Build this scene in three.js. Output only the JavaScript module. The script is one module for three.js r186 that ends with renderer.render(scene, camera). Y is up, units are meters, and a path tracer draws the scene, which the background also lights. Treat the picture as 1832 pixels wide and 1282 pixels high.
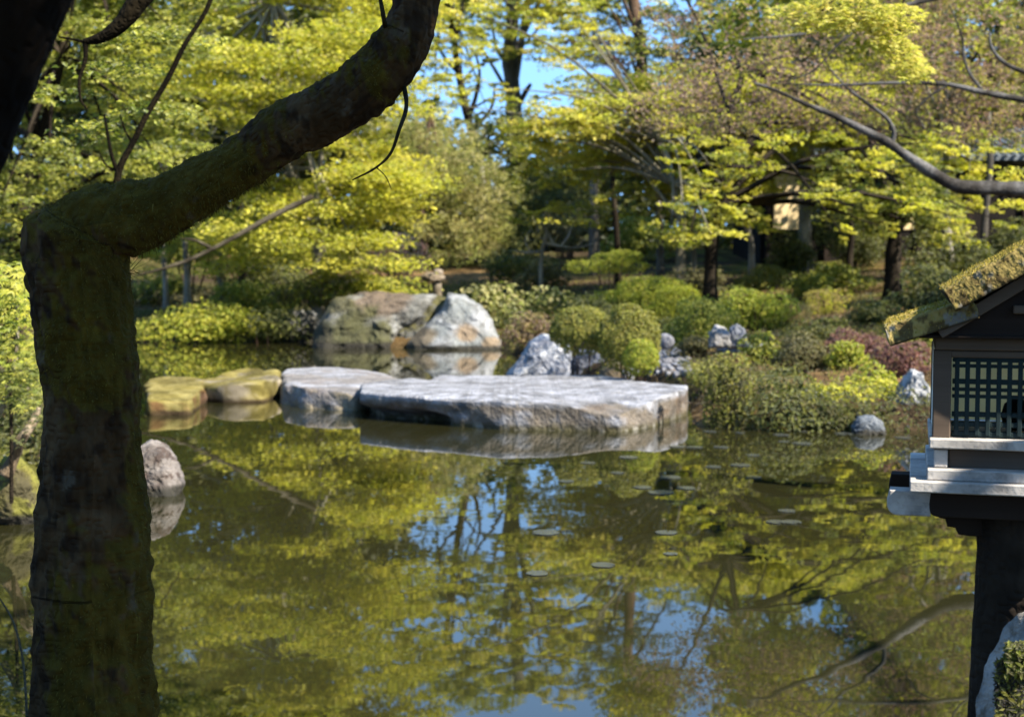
import * as THREE from 'three';
import { mergeGeometries, mergeVertices } from 'three/addons/utils/BufferGeometryUtils.js';
import { RoundedBoxGeometry } from 'three/addons/geometries/RoundedBoxGeometry.js';

// ------------------------------------------------------------------ camera, sky, sun, exposure
const IW = 1832, IH = 1282, F = 2500, HOR = 475, EYE = 1.7;
const PITCH = Math.atan((IH / 2 - HOR) / F);
const scene = new THREE.Scene();
const camera = new THREE.PerspectiveCamera(2 * Math.atan(IH / 2 / F) * 180 / Math.PI, IW / IH, 0.05, 900);
camera.position.set(0, EYE, 0);
camera.rotation.x = -PITCH;
camera.focus = 4.2;
camera.userData.fStop = 4.2;
camera.updateMatrixWorld(true);
const renderer = new THREE.WebGLRenderer({ antialias: true });
renderer.toneMapping = THREE.LinearToneMapping;
renderer.toneMappingExposure = 3.2;
renderer.shadowMap.enabled = true;
const SUN = new THREE.Vector3(0.6, 0.68, 0.42).normalize();
{
  const w = 512, h = 256, d = new Float32Array(w * h * 4);
  for (let j = 0; j < h; j++) for (let i = 0; i < w; i++) {
    const el = ((j + 0.5) / h - 0.5) * Math.PI, az = ((i + 0.5) / w - 0.5) * 2 * Math.PI;
    const s = Math.max(0, Math.sin(el)), t = Math.pow(1 - s, 3);
    let c = [0.09 + 0.09 * t, 0.205 + 0.14 * t, 0.43 + 0.14 * t];
    if (el < 0) c = [0.06, 0.066, 0.05];
    const k = (j * w + i) * 4;
    d[k] = c[0]; d[k + 1] = c[1]; d[k + 2] = c[2]; d[k + 3] = 1;
  }
  const sky = new THREE.DataTexture(d, w, h, THREE.RGBAFormat, THREE.FloatType);
  sky.mapping = THREE.EquirectangularReflectionMapping;
  sky.magFilter = sky.minFilter = THREE.LinearFilter;
  sky.needsUpdate = true;
  scene.background = sky; scene.environment = sky;
  scene.backgroundIntensity = 1; scene.environmentIntensity = 1;
}
const sun = new THREE.DirectionalLight(new THREE.Color(1, 0.91, 0.76), 5);
sun.position.copy(SUN).multiplyScalar(80).add(new THREE.Vector3(0, 0, -20));
sun.target.position.set(0, 0, -20);
sun.castShadow = true; sun.shadow.mapSize.set(2048, 2048);
Object.assign(sun.shadow.camera, { left: -45, right: 45, top: 45, bottom: -45, near: 1, far: 200 });
scene.add(sun, sun.target);

// ------------------------------------------------------------------ helpers
const V = (x, y, z) => new THREE.Vector3(x, y, z);
function rng(a) { a = (a * 2654435761) >>> 0; return () => { a = (a + 0x6D2B79F5) | 0; let t = Math.imul(a ^ (a >>> 15), 1 | a); t = (t + Math.imul(t ^ (t >>> 7), 61 | t)) ^ t; return ((t ^ (t >>> 14)) >>> 0) / 4294967296; }; }
const clamp = (x, a, b) => Math.min(b, Math.max(a, x)), lerp = (a, b, t) => a + (b - a) * t;
const ss = (a, b, x) => { const t = clamp((x - a) / (b - a), 0, 1); return t * t * (3 - 2 * t); };
function h3(x, y, z) { let h = (x * 374761393 + y * 668265263 + z * 2147483647) | 0; h = Math.imul(h ^ (h >>> 13), 1274126177); h = Math.imul(h ^ (h >>> 15), 2246822519); return ((h ^ (h >>> 16)) >>> 0) / 4294967296; }
function vnoise(x, y, z) {
  const xi = Math.floor(x), yi = Math.floor(y), zi = Math.floor(z), f = t => t * t * t * (t * (t * 6 - 15) + 10);
  const u = f(x - xi), v = f(y - yi), w = f(z - zi);
  const L = (a, b, t) => a + (b - a) * t, g = (i, j, k) => h3(xi + i, yi + j, zi + k);
  return L(L(L(g(0, 0, 0), g(1, 0, 0), u), L(g(0, 1, 0), g(1, 1, 0), u), v), L(L(g(0, 0, 1), g(1, 0, 1), u), L(g(0, 1, 1), g(1, 1, 1), u), v), w);
}
function fbm(x, y, z, o = 4) { let s = 0, a = 0.5, n = 0; for (let i = 0; i < o; i++) { s += a * vnoise(x, y, z); n += a; a *= 0.5; x = x * 2.03 + 7.1; y = y * 2.03 + 3.3; z = z * 2.03 + 1.7; } return s / n; }
function ray(px, py) { return V((px - IW / 2) / F, -(py - IH / 2) / F, -1).applyAxisAngle(V(1, 0, 0), -PITCH); }
function P(px, py, d) { const r = ray(px, py); return V(0, EYE, 0).addScaledVector(r, d / -r.z); }          // a pixel's point at a forward distance
function W(px, py, h = 0) { const r = ray(px, py); return V(0, EYE, 0).addScaledVector(r, (h - EYE) / r.y); }  // a pixel's point on a level plane
const used = {};
function numbered(n) { const k = used[n] = (used[n] ?? -1) + 1; return k ? `${n}_${String(k).padStart(3, '0')}` : n; }
function mesh(name, geo, mat, parent) { const m = new THREE.Mesh(geo, mat); m.name = parent ? name : numbered(name); m.castShadow = m.receiveShadow = true; (parent ?? scene).add(m); return m; }
function thing(name, label, category, pos, group) { const o = new THREE.Group(); o.name = numbered(name); if (pos) o.position.copy(pos); o.userData = { label, category }; if (group) o.userData.group = group; scene.add(o); return o; }
function tag(o, label, category, group, kind) { o.userData = {}; if (label) o.userData.label = label; if (category) o.userData.category = category; if (group) o.userData.group = group; if (kind) o.userData.kind = kind; return o; }
function stuffPart(m) { m.userData.kind = 'stuff'; return m; }
const col = (r, g, b) => [r, g, b];
const mixc = (a, b, t) => [lerp(a[0], b[0], t), lerp(a[1], b[1], t), lerp(a[2], b[2], t)];
function paint(geo, fn) {      // vertex colours of the thing itself: fn(position, normal)
  const p = geo.attributes.position, n = geo.attributes.normal, c = new Float32Array(p.count * 3), a = V(), b = V();
  for (let i = 0; i < p.count; i++) { a.fromBufferAttribute(p, i); b.fromBufferAttribute(n, i); const q = fn(a, b); c[i * 3] = q[0]; c[i * 3 + 1] = q[1]; c[i * 3 + 2] = q[2]; }
  geo.setAttribute('color', new THREE.BufferAttribute(c, 3)); return geo;
}
function boxUV(geo) {          // uv in metres from the face's main direction
  const g = geo.index ? geo.toNonIndexed() : geo, p = g.attributes.position, uv = new Float32Array(p.count * 2), a = V(), b = V(), c = V(), n = V();
  for (let i = 0; i < p.count; i += 3) {
    a.fromBufferAttribute(p, i); b.fromBufferAttribute(p, i + 1); c.fromBufferAttribute(p, i + 2);
    n.copy(b).sub(a).cross(V().copy(c).sub(a)); const x = Math.abs(n.x), y = Math.abs(n.y), z = Math.abs(n.z);
    [a, b, c].forEach((q, k) => { const t = y >= x && y >= z ? [q.x, q.z] : x >= z ? [q.z, q.y] : [q.x, q.y]; uv[(i + k) * 2] = t[0]; uv[(i + k) * 2 + 1] = t[1]; });
  }
  g.setAttribute('uv', new THREE.BufferAttribute(uv, 2)); return g;
}

// ------------------------------------------------------------------ textures
function tnoise(u, v, per, seed) { const x = u * per, y = v * per, xi = Math.floor(x), yi = Math.floor(y), f = t => t * t * (3 - 2 * t), a = f(x - xi), b = f(y - yi), m = k => ((k % per) + per) % per, g = (i, j) => h3(m(xi + i), m(yi + j), seed); return lerp(lerp(g(0, 0), g(1, 0), a), lerp(g(0, 1), g(1, 1), a), b); }
function tfbm(u, v, per, o, seed) { let s = 0, a = 0.5, n = 0; for (let i = 0; i < o; i++) { s += a * tnoise(u, v, per, seed + i); n += a; a *= 0.55; per *= 2; } return s / n; }
function tex(size, fn, srgb, rep = 1) {
  const d = new Uint8Array(size * size * 4);
  for (let j = 0; j < size; j++) for (let i = 0; i < size; i++) { let q = fn(i / size, j / size); if (typeof q === 'number') q = [q, q, q]; const k = (j * size + i) * 4; for (let c = 0; c < 3; c++) { let x = clamp(q[c], 0, 1); if (srgb) x = x <= 0.0031308 ? x * 12.92 : 1.055 * Math.pow(x, 1 / 2.4) - 0.055; d[k + c] = x * 255; } d[k + 3] = 255; }
  const t = new THREE.DataTexture(d, size, size, THREE.RGBAFormat, THREE.UnsignedByteType);
  t.wrapS = t.wrapT = THREE.RepeatWrapping; t.magFilter = THREE.LinearFilter; t.minFilter = THREE.LinearMipmapLinearFilter; t.generateMipmaps = true;
  if (srgb) t.colorSpace = THREE.SRGBColorSpace; t.repeat.set(rep, rep); t.needsUpdate = true; return t;
}
const grainT = tex(512, (u, v) => { const a = tfbm(u, v, 6, 6, 1), b = tnoise(u, v, 128, 9); return 0.5 + 0.4 * ss(0.25, 0.75, a) + 0.16 * (b - 0.5); }, true, 1.3);
const grainB = tex(512, (u, v) => tfbm(u, v, 14, 6, 21), false, 2.2);
const barkT = tex(512, (u, v) => { const a = tfbm(u, v * 0.999, 8, 5, 31), r = Math.abs(tfbm(u, (v * 0.25) % 1, 16, 4, 41) - 0.5) * 3; return 0.35 + 0.5 * a + 0.25 * r; }, true, 2.2);
const barkB = tex(512, (u, v) => 0.5 * tfbm(u, v, 12, 5, 33) + 0.5 * Math.abs(tnoise(u, v, 24, 51) - 0.5) * 2, false, 2.2);
const weatherT = tex(512, (u, v) => 0.55 + 0.42 * ss(0.2, 0.75, tfbm(u, v, 5, 6, 161)) - 0.14 * ss(0.45, 0.75, tfbm(u, v, 24, 4, 171)) + 0.12 * (tfbm(0.4, v, 64, 3, 181) - 0.5), true, 3);
const woodT = tex(512, (u, v) => { const a = tfbm((u + 0.02 * tnoise(u, v, 6, 61)) % 1, v, 4, 2, 62), g = tnoise(u, (v + 0.015 * tnoise(u, v, 5, 64)) % 1, 64, 63) * 0.0 + tfbm(0.37, v, 48, 3, 66); return 0.45 + 0.35 * g + 0.25 * a; }, true, 2);
const mossB = tex(512, (u, v) => 0.5 * tfbm(u, v, 40, 4, 71) + 0.5 * tfbm(u, v, 6, 4, 72), false, 2);
const groundT = tex(512, (u, v) => 0.4 + 0.6 * ss(0.2, 0.8, tfbm(u, v, 8, 7, 81)), true, 0.35);
const rippleB = tex(1024, (u, v) => 0.55 * tfbm(u, v, 5, 3, 91) + 0.45 * tfbm((u + 0.3) % 1, v, 14, 2, 92), false, 1 / 3);

// ------------------------------------------------------------------ materials
const std = (o) => new THREE.MeshStandardMaterial({ roughness: 0.9, ...o }), dull = (o) => new THREE.MeshPhysicalMaterial({ roughness: 0.95, specularIntensity: 0.15, ...o });
const M = {
  stone: std({ vertexColors: true, map: grainT, bumpMap: grainB, bumpScale: 0.025, roughness: 0.85 }),
  bark: dull({ vertexColors: true, map: barkT, bumpMap: barkB, bumpScale: 0.012, roughness: 0.95 }),
  mossy: dull({ vertexColors: true, map: groundT, bumpMap: mossB, bumpScale: 0.012, roughness: 1 }),
  ground: dull({ vertexColors: true, map: groundT, bumpMap: mossB, bumpScale: 0.03, roughness: 1 }),
  wood: dull({ color: new THREE.Color(0.12, 0.09, 0.068), map: woodT, roughness: 0.8 }),
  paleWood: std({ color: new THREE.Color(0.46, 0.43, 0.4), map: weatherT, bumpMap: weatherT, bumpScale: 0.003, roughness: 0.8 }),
  darkWood: dull({ color: new THREE.Color(0.028, 0.02, 0.016), map: woodT, roughness: 0.8 }),
  lattice: dull({ color: new THREE.Color(0.02, 0.034, 0.036), map: woodT, roughness: 0.7 }),
  paper: new THREE.MeshPhysicalMaterial({ color: new THREE.Color(0.86, 0.8, 0.56), roughness: 1, transmission: 0.6, thickness: 0, side: THREE.DoubleSide }),
  plaster: std({ color: new THREE.Color(0.85, 0.66, 0.36), map: grainT, roughness: 0.95 }),
  dark: dull({ color: new THREE.Color(0.012, 0.01, 0.009), roughness: 0.9 }),
  tile: std({ color: new THREE.Color(0.16, 0.19, 0.22), map: grainT, roughness: 0.5 }),
  leaf: new THREE.MeshPhysicalMaterial({ vertexColors: true, roughness: 1, transmission: 0.6, thickness: 0, side: THREE.DoubleSide, flatShading: true, specularIntensity: 0.5 }),
  blade: new THREE.MeshPhysicalMaterial({ vertexColors: true, roughness: 1, transmission: 0.25, thickness: 0, side: THREE.DoubleSide, flatShading: true, specularIntensity: 0.3 }),
  lily: std({ color: new THREE.Color(0.05, 0.055, 0.05), roughness: 0.16, side: THREE.DoubleSide }),
  water: new THREE.MeshPhysicalMaterial({ color: new THREE.Color(0.016, 0.0155, 0.0055), roughness: 0.012, ior: 1.6, bumpMap: rippleB, bumpScale: 0.0006 }),
};

// ------------------------------------------------------------------ leaves
class Leaves {
  constructor(cap = 4096) { this.p = new Float32Array(cap * 3); this.c = new Float32Array(cap * 3); this.i = new Uint32Array(cap * 2); this.nv = 0; this.ni = 0; }
  room(v, i) {
    if ((this.nv + v) * 3 > this.p.length) { for (const k of ['p', 'c']) { const n = new Float32Array(this[k].length * 2); n.set(this[k]); this[k] = n; } }
    if (this.ni + i > this.i.length) { const n = new Uint32Array(this.i.length * 2); n.set(this.i); this.i = n; }
  }
  vert(x, y, z, c) { const k = this.nv * 3; this.p[k] = x; this.p[k + 1] = y; this.p[k + 2] = z; this.c[k] = c[0]; this.c[k + 1] = c[1]; this.c[k + 2] = c[2]; return this.nv++; }
  tri(a, b, c) { this.i[this.ni++] = a; this.i[this.ni++] = b; this.i[this.ni++] = c; }
  // one folded leaf: at p, facing n, its tip turned by ang, length s, width s*w
  leaf(x, y, z, nx, ny, nz, ang, s, w, c) {
    this.room(4, 6);
    let l = Math.hypot(nx, ny, nz) || 1; nx /= l; ny /= l; nz /= l;
    let ux, uy, uz; if (Math.abs(ny) < 0.9) { ux = nz; uy = 0; uz = -nx; } else { ux = 0; uy = nz; uz = -ny; }
    l = Math.hypot(ux, uy, uz); ux /= l; uy /= l; uz /= l;
    const vx = ny * uz - nz * uy, vy = nz * ux - nx * uz, vz = nx * uy - ny * ux, ca = Math.cos(ang), sa = Math.sin(ang);
    const tx = ux * ca + vx * sa, ty = uy * ca + vy * sa, tz = uz * ca + vz * sa, bx = -ux * sa + vx * ca, by = -uy * sa + vy * ca, bz = -uz * sa + vz * ca;
    const h = s / 2, q = h * w, f = s * 0.12;
    const a = this.vert(x - tx * h, y - ty * h, z - tz * h, c), b = this.vert(x + bx * q + nx * f, y + by * q + ny * f, z + bz * q + nz * f, c);
    const d = this.vert(x + tx * h - nx * f, y + ty * h - ny * f, z + tz * h - nz * f, c), e = this.vert(x - bx * q + nx * f, y - by * q + ny * f, z - bz * q + nz * f, c);
    this.tri(a, b, d); this.tri(a, d, e);
  }
  // a lobed maple leaf: seven pointed lobes round the stalk
  star(x, y, z, n, ang, s, c) {
    this.room(16, 42); n = n.clone().normalize();
    const u = Math.abs(n.y) < 0.9 ? V(n.z, 0, -n.x) : V(0, n.z, -n.y); u.normalize(); const v = V().crossVectors(n, u);
    const at = (a, r, up) => this.vert(x + (u.x * Math.cos(a) + v.x * Math.sin(a)) * r + n.x * up, y + (u.y * Math.cos(a) + v.y * Math.sin(a)) * r + n.y * up, z + (u.z * Math.cos(a) + v.z * Math.sin(a)) * r + n.z * up, c);
    const o = at(ang, 0, 0), len = [0.55, 0.8, 0.95, 1, 0.95, 0.8, 0.55], step = 0.66; let prev = at(ang - 3.5 * step, 0.2 * s, 0);
    for (let k = 0; k < 7; k++) { const a = ang + (k - 3) * step, tip = at(a, len[k] * s, -0.12 * s), nx = at(a + step / 2, 0.33 * s, 0.02 * s); this.tri(o, prev, tip); this.tri(o, tip, nx); prev = nx; }
  }
  blade(x, y, z, dx, dy, dz, w, ang, c) { this.room(3, 3); const bx = Math.cos(ang) * w, bz = Math.sin(ang) * w; this.tri(this.vert(x - bx, y, z - bz, c), this.vert(x + bx, y, z + bz, c), this.vert(x + dx, y + dy, z + dz, c)); }
  geo(o) {
    const p = this.p.slice(0, this.nv * 3); if (o) for (let i = 0; i < p.length; i += 3) { p[i] -= o.x; p[i + 1] -= o.y; p[i + 2] -= o.z; }
    const g = new THREE.BufferGeometry(); g.setAttribute('position', new THREE.BufferAttribute(p, 3)); g.setAttribute('color', new THREE.BufferAttribute(this.c.slice(0, this.nv * 3), 3)); g.setIndex(new THREE.BufferAttribute(this.i.slice(0, this.ni), 1)); return g;
  }
}
function vary(R, pal, t, j = 0.25) { const a = pal[Math.min(pal.length - 1, Math.floor(t * pal.length))], k = 1 + (R() - 0.5) * 2 * j; return [a[0] * k, a[1] * k * (1 + (R() - 0.5) * 0.12), a[2] * k]; }
// a flat spray of foliage: clusters of leaves through an ellipsoid
function pad(L, c, rx, ry, rz, o) {
  const R = o.R, k = o.clusters, per = o.per, s = o.size, rc = o.rc ?? 0.3;
  for (let i = 0; i < k; i++) {
    const a = R() * 6.283, r = Math.sqrt(R()), q = Math.sqrt(Math.max(0, 1 - r * r));
    const x = c.x + Math.cos(a) * r * rx, z = c.z + Math.sin(a) * r * rz, y = c.y + (R() * 1.5 - 0.6) * ry * (0.35 + 0.65 * q) - (o.droop ?? 0.25) * r * r * ry, t = R(), lay = o.lay ?? 0.4;
    const tx = (R() - 0.5) * 1.0 + 0.15, tz = (R() - 0.5) * 1.0 + 0.3, bright = 0.72 + R() * 0.5, es = 0.55 + R() * 0.75;
    for (let j = 0; j < per; j++) {
      const b = R() * 6.283, d = Math.sqrt(R()) * rc * es, dx = Math.cos(b) * d, dz = Math.sin(b) * d, w = o.wild ?? 0.65;
      L.leaf(x + dx, y - dx * tx * lay - dz * tz * lay + (R() - 0.5) * rc * lay - d * d * 0.25, z + dz, tx * 0.5 + (R() - 0.5) * w * 2, 1, tz * 0.5 + (R() - 0.5) * w * 2, R() * 6.283, s * (0.6 + 0.8 * R()), o.wide ?? 0.6, vary(R, o.pal, t).map(q => q * bright));
    }
  }
}
// ------------------------------------------------------------------ wood: a tapered, knotted limb along points
function limb(pts, rad, o = {}) {
  const curve = new THREE.CatmullRomCurve3(pts, false, 'centripetal'), n = o.seg ?? pts.length * 4, m = o.round ?? 8, pos = [], uv = [], idx = [], am = o.amp ?? 0.12, fr = o.freq ?? 4;
  const cum = pts.map((p, i) => i / (pts.length - 1)); let prev = V(0.31, 0.2, 0.93), len = 0, last = null;
  for (let i = 0; i <= n; i++) {
    const t = i / n, c = curve.getPoint(t), T = curve.getTangent(t).normalize();
    const u = prev.clone().addScaledVector(T, -prev.dot(T)).normalize(); prev = u.clone(); const w = V().crossVectors(T, u);
    let k = 0; while (k < pts.length - 2 && t > cum[k + 1]) k++; const f = clamp((t - cum[k]) / (cum[k + 1] - cum[k]), 0, 1), r = lerp(rad[k], rad[k + 1], f * f * (3 - 2 * f));
    if (last) len += c.distanceTo(last); last = c;
    for (let j = 0; j <= m; j++) {
      const a = (j % m) / m * 6.2832, d = u.clone().multiplyScalar(Math.cos(a)).addScaledVector(w, Math.sin(a)), q = c.clone().addScaledVector(d, r);
      const e = 1 + am * 2 * (fbm(q.x * fr + 11, q.y * fr * (o.ystretch ?? 0.5), q.z * fr, o.oct ?? 3) - 0.5) + (o.fine ? o.fine * 2 * (fbm(q.x * fr * 9, q.y * fr * 4, q.z * fr * 9, 2) - 0.5) : 0);
      q.copy(c).addScaledVector(d, r * e); pos.push(q.x, q.y, q.z); uv.push(j / m * Math.max(0.3, Math.round(r * 20) / 3.2), len);
    }
  }
  for (let i = 0; i < n; i++) for (let j = 0; j < m; j++) { const a = i * (m + 1) + j, b = a + m + 1; idx.push(a, a + 1, b, a + 1, b + 1, b); }
  for (const [i, flip] of [[0, 1], [n, 0]]) { const c = curve.getPoint(i / n), k = pos.length / 3; pos.push(c.x, c.y, c.z); uv.push(0, 0); for (let j = 0; j < m; j++) { const a = i * (m + 1) + j; flip ? idx.push(k, a + 1, a) : idx.push(k, a, a + 1); } }
  const g = new THREE.BufferGeometry(); g.setAttribute('position', new THREE.Float32BufferAttribute(pos, 3)); g.setAttribute('uv', new THREE.Float32BufferAttribute(uv, 2)); g.setIndex(idx); g.computeVertexNormals();
  const nn = g.attributes.normal; for (let i = 0; i <= n; i++) { const a = i * (m + 1), b = a + m; const x = nn.getX(a) + nn.getX(b), y = nn.getY(a) + nn.getY(b), z = nn.getZ(a) + nn.getZ(b), l = Math.hypot(x, y, z) || 1; nn.setXYZ(a, x / l, y / l, z / l); nn.setXYZ(b, x / l, y / l, z / l); }
  return g;
}
const local = (g, o) => g.translate(-o.x, -o.y, -o.z);
const barkPaint = (a, b, f = 3) => (p) => mixc(a, b, ss(0.35, 0.65, fbm(p.x * f, p.y * f * 0.6, p.z * f, 4)));

// ------------------------------------------------------------------ the ground and the pond
const shorePx = [[-60, 935], [55, 912], [80, 860], [95, 790], [190, 738], [238, 705], [170, 660], [140, 622], [230, 606.5], [400, 607], [560, 612], [600, 622], [885, 624], [925, 640], [915, 668], [1015, 674], [1130, 686], [1222, 712], [1232, 764], [1450, 772], [1680, 772], [1840, 790], [2100, 835]];
const shore = shorePx.map(q => { const w = W(q[0], q[1]); return [w.x, w.z]; });
for (const q of [[5.6, -8], [4.2, -6], [2.6, -4.7], [1.8, -3.9], [1.0, -3.3], [-0.6, -3.4], [-1.0, -4.2], [-1.2, -4.75], [-1.6, -4.75], [-2.3, -4.2], [-3.4, -4.9], [-4.6, -7.2]]) shore.push(q);
function pondSD(x, z) {
  let d = 1e9, inside = false;
  for (let i = 0, j = shore.length - 1; i < shore.length; j = i++) {
    const [ax, az] = shore[j], [bx, bz] = shore[i], ex = bx - ax, ez = bz - az, t = clamp(((x - ax) * ex + (z - az) * ez) / (ex * ex + ez * ez), 0, 1);
    d = Math.min(d, Math.hypot(x - ax - ex * t, z - az - ez * t));
    if ((az > z) !== (bz > z) && x < (bx - ax) * (z - az) / (bz - az) + ax) inside = !inside;
  }
  return inside ? -d : d;
}
function terrain(x, z) {
  const s = pondSD(x, z);
  if (s < 0) return -Math.min(1.1, -s * 0.9 + 0.02) - 0.03;
  const near = ss(-12, -4, z) , slope = lerp(0.078, 0.012, near);
  let h = 0.22 * ss(0, 0.35, s) + Math.min(slope * s, 2.6 + 0.012 * s);
  h += 0.10 * (fbm(x * 0.5, 3, z * 0.5, 3) - 0.5) * ss(0.2, 2, s) * 2;
  return h - 0.03;
}
function ground(px, py) { const r = ray(px, py); let t = 3; for (let i = 0; i < 900; i++) { const x = r.x * t, y = EYE + r.y * t, z = r.z * t; if (y < terrain(x, z)) return V(x, terrain(x, z), z); t += 0.1; } return P(px, py, 60); }
{
  const nx = 250, nz = 290, pos = [], uv = [], idx = [], c = [];
  for (let j = 0; j <= nz; j++) for (let i = 0; i <= nx; i++) {
    const u = i / nx * 2 - 1, v = j / nz, x = Math.sign(u) * (Math.abs(u) * 16 + Math.pow(Math.abs(u), 5) * 420), z = 10 - (v * 58 + Math.pow(v, 6) * 420) + (j === 0 ? 60 : 0);
    pos.push(x, terrain(x, z), z); uv.push(x, z);
    const n = fbm(x * 0.7, 1, z * 0.7, 4), n2 = fbm(x * 0.25, 5, z * 0.25, 3), m = fbm(x * 3, 2, z * 3, 3);
    let k = mixc([0.05, 0.034, 0.02], [0.085, 0.085, 0.018], ss(0.42, 0.58, n)); k = mixc(k, [0.22, 0.13, 0.06], ss(0.56, 0.68, n2) * 0.8); k = mixc(k, [0.1, 0.075, 0.04], ss(0.55, 0.7, m) * 0.5);
    if (pondSD(x, z) < 0.02) k = [0.03, 0.028, 0.016]; c.push(...k);
  }
  for (let j = 0; j < nz; j++) for (let i = 0; i < nx; i++) { const a = j * (nx + 1) + i, b = a + nx + 1; idx.push(a, a + 1, b, a + 1, b + 1, b); }
  const g = new THREE.BufferGeometry(); g.setAttribute('position', new THREE.Float32BufferAttribute(pos, 3)); g.setAttribute('uv', new THREE.Float32BufferAttribute(uv, 2)); g.setAttribute('color', new THREE.Float32BufferAttribute(c, 3)); g.setIndex(idx); g.computeVertexNormals();
  tag(mesh('ground', g, M.ground), 'mossy brown earth bank rising round the pond', null, null, 'structure');
  const s = new THREE.Shape(shore.map(q => new THREE.Vector2(q[0], -q[1])));
  // the water sheet follows the shore a little way under the bank
  const wg = new THREE.PlaneGeometry(34, 40, 1, 1).rotateX(-Math.PI / 2).translate(0, 0, -18), wu = wg.attributes.uv, wp = wg.attributes.position;
  for (let i = 0; i < wp.count; i++) wu.setXY(i, wp.getX(i), wp.getZ(i));
  tag(mesh('water', wg, M.water), 'still olive green pond water mirroring trees and sky', null, null, 'structure');
}

// ------------------------------------------------------------------ stones
function slab(poly, topY, botY, o = {}) {        // a flat block with the outline poly (points in x, z), rounded rim, rough sides
  const cx = poly.reduce((s, p) => s + p.x, 0) / poly.length, cz = poly.reduce((s, p) => s + p.z, 0) / poly.length, N = o.n ?? 200, ring = [];
  for (let i = 0; i < N; i++) {
    const a = i / N * 6.28318, dx = Math.cos(a), dz = Math.sin(a); let best = 1e-3;
    for (let k = 0, j = poly.length - 1; k < poly.length; j = k++) { const ax = poly[j].x - cx, az = poly[j].z - cz, ex = poly[k].x - poly[j].x, ez = poly[k].z - poly[j].z, den = dx * ez - dz * ex; if (Math.abs(den) < 1e-9) continue; const t = (ax * ez - az * ex) / den, s = (ax * dz - az * dx) / den; if (t > best && s >= -1e-6 && s <= 1 + 1e-6) best = t; }
    ring.push([dx, dz, best]);
  }
  const H = topY - botY, b = Math.min(o.bevel ?? 0.05, H * 0.4), prof = [];
  for (let i = 1; i <= 18; i++) prof.push([i / 18, topY, 0]);
  for (let i = 1; i <= 4; i++) { const t = i / 4 * Math.PI / 2; prof.push([1, topY - b * (1 - Math.cos(t)), b * Math.sin(t)]); }
  for (let i = 1; i <= 16; i++) prof.push([1, topY - b - (H - b) * i / 16, b]);
  const pos = [cx, topY, cz], idx = [];
  prof.forEach(([f, y, out], r) => ring.forEach(([dx, dz, R]) => {
    let rr = (R - b) * f + out; const k = clamp((topY - y) / H, 0, 1), x0 = cx + dx * rr, z0 = cz + dz * rr;
    if (o.under) rr -= o.under(x0, z0, k) ;
    let x = cx + dx * rr, z = cz + dz * rr; const e = o.rough ?? 0.03, w = k > 0.02 ? 1 : 0.25;
    const n1 = fbm(x * 2.2, y * 4, z * 2.2, 4) - 0.5, n2 = fbm(x * 9 + 4, y * 9, z * 9, 3) - 0.5;
    x += dx * (n1 * e * 3 + n2 * e) * w; z += dz * (n1 * e * 3 + n2 * e) * w;
    const yy = y + (1 - ss(0, 0.6, k)) * ((fbm(x * 1.3, 7, z * 1.3, 3) - 0.5) * (o.wave ?? 0.06) + (fbm(x * 7, 2, z * 7, 3) - 0.5) * 0.018) + (o.tilt ? o.tilt(x, z) * (1 - k) : 0);
    pos.push(x, yy, z);
  }));
  for (let i = 0; i < N; i++) idx.push(0, 1 + (i + 1) % N, 1 + i);
  for (let r = 0; r < prof.length - 1; r++) for (let i = 0; i < N; i++) { const a = 1 + r * N + i, c = 1 + r * N + (i + 1) % N, d = a + N, e = c + N; idx.push(a, c, d, c, e, d); }
  const g = new THREE.BufferGeometry(); g.setAttribute('position', new THREE.Float32BufferAttribute(pos, 3)); g.setIndex(idx); g.computeVertexNormals(); return g;
}
function rock(sx, sy, sz, seed, o = {}) {        // a chiselled boulder: planes cut from a ball, then roughened
  const R = rng(seed), g0 = new THREE.IcosahedronGeometry(1, o.detail ?? 22); g0.deleteAttribute('uv'); g0.deleteAttribute('normal'); const g = mergeVertices(g0, 1e-4), p = g.attributes.position, pl = [], d = V();
  for (let i = 0; i < (o.planes ?? 13); i++) { const n = V(R() * 2 - 1, R() * 1.6 - 0.6, R() * 2 - 1).normalize(); pl.push([n, 0.72 + R() * 0.25]); }
  for (const e of o.cuts ?? []) pl.push([V(e[0], e[1], e[2]).normalize(), e[3]]);
  const am = o.rough ?? 0.06, off = seed * 3.7;
  for (let i = 0; i < p.count; i++) {
    d.fromBufferAttribute(p, i).normalize(); let s = Math.exp(-14);
    for (const [n, h] of pl) { const c = n.dot(d); if (c > 0.05) s += Math.exp(-(o.sharp ?? 18) * h / c); }
    let r = Math.min(1.15, -Math.log(s) / (o.sharp ?? 18));
    r *= 1 + am * 2 * (fbm(d.x * 2.5 + off, d.y * 2.5, d.z * 2.5, 5) - 0.5) + am * 0.7 * (fbm(d.x * 9 + off, d.y * 9, d.z * 9, 3) - 0.5);
    p.setXYZ(i, d.x * r * sx, d.y * r * sy, d.z * r * sz);
  }
  g.computeVertexNormals(); return g;
}
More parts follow.
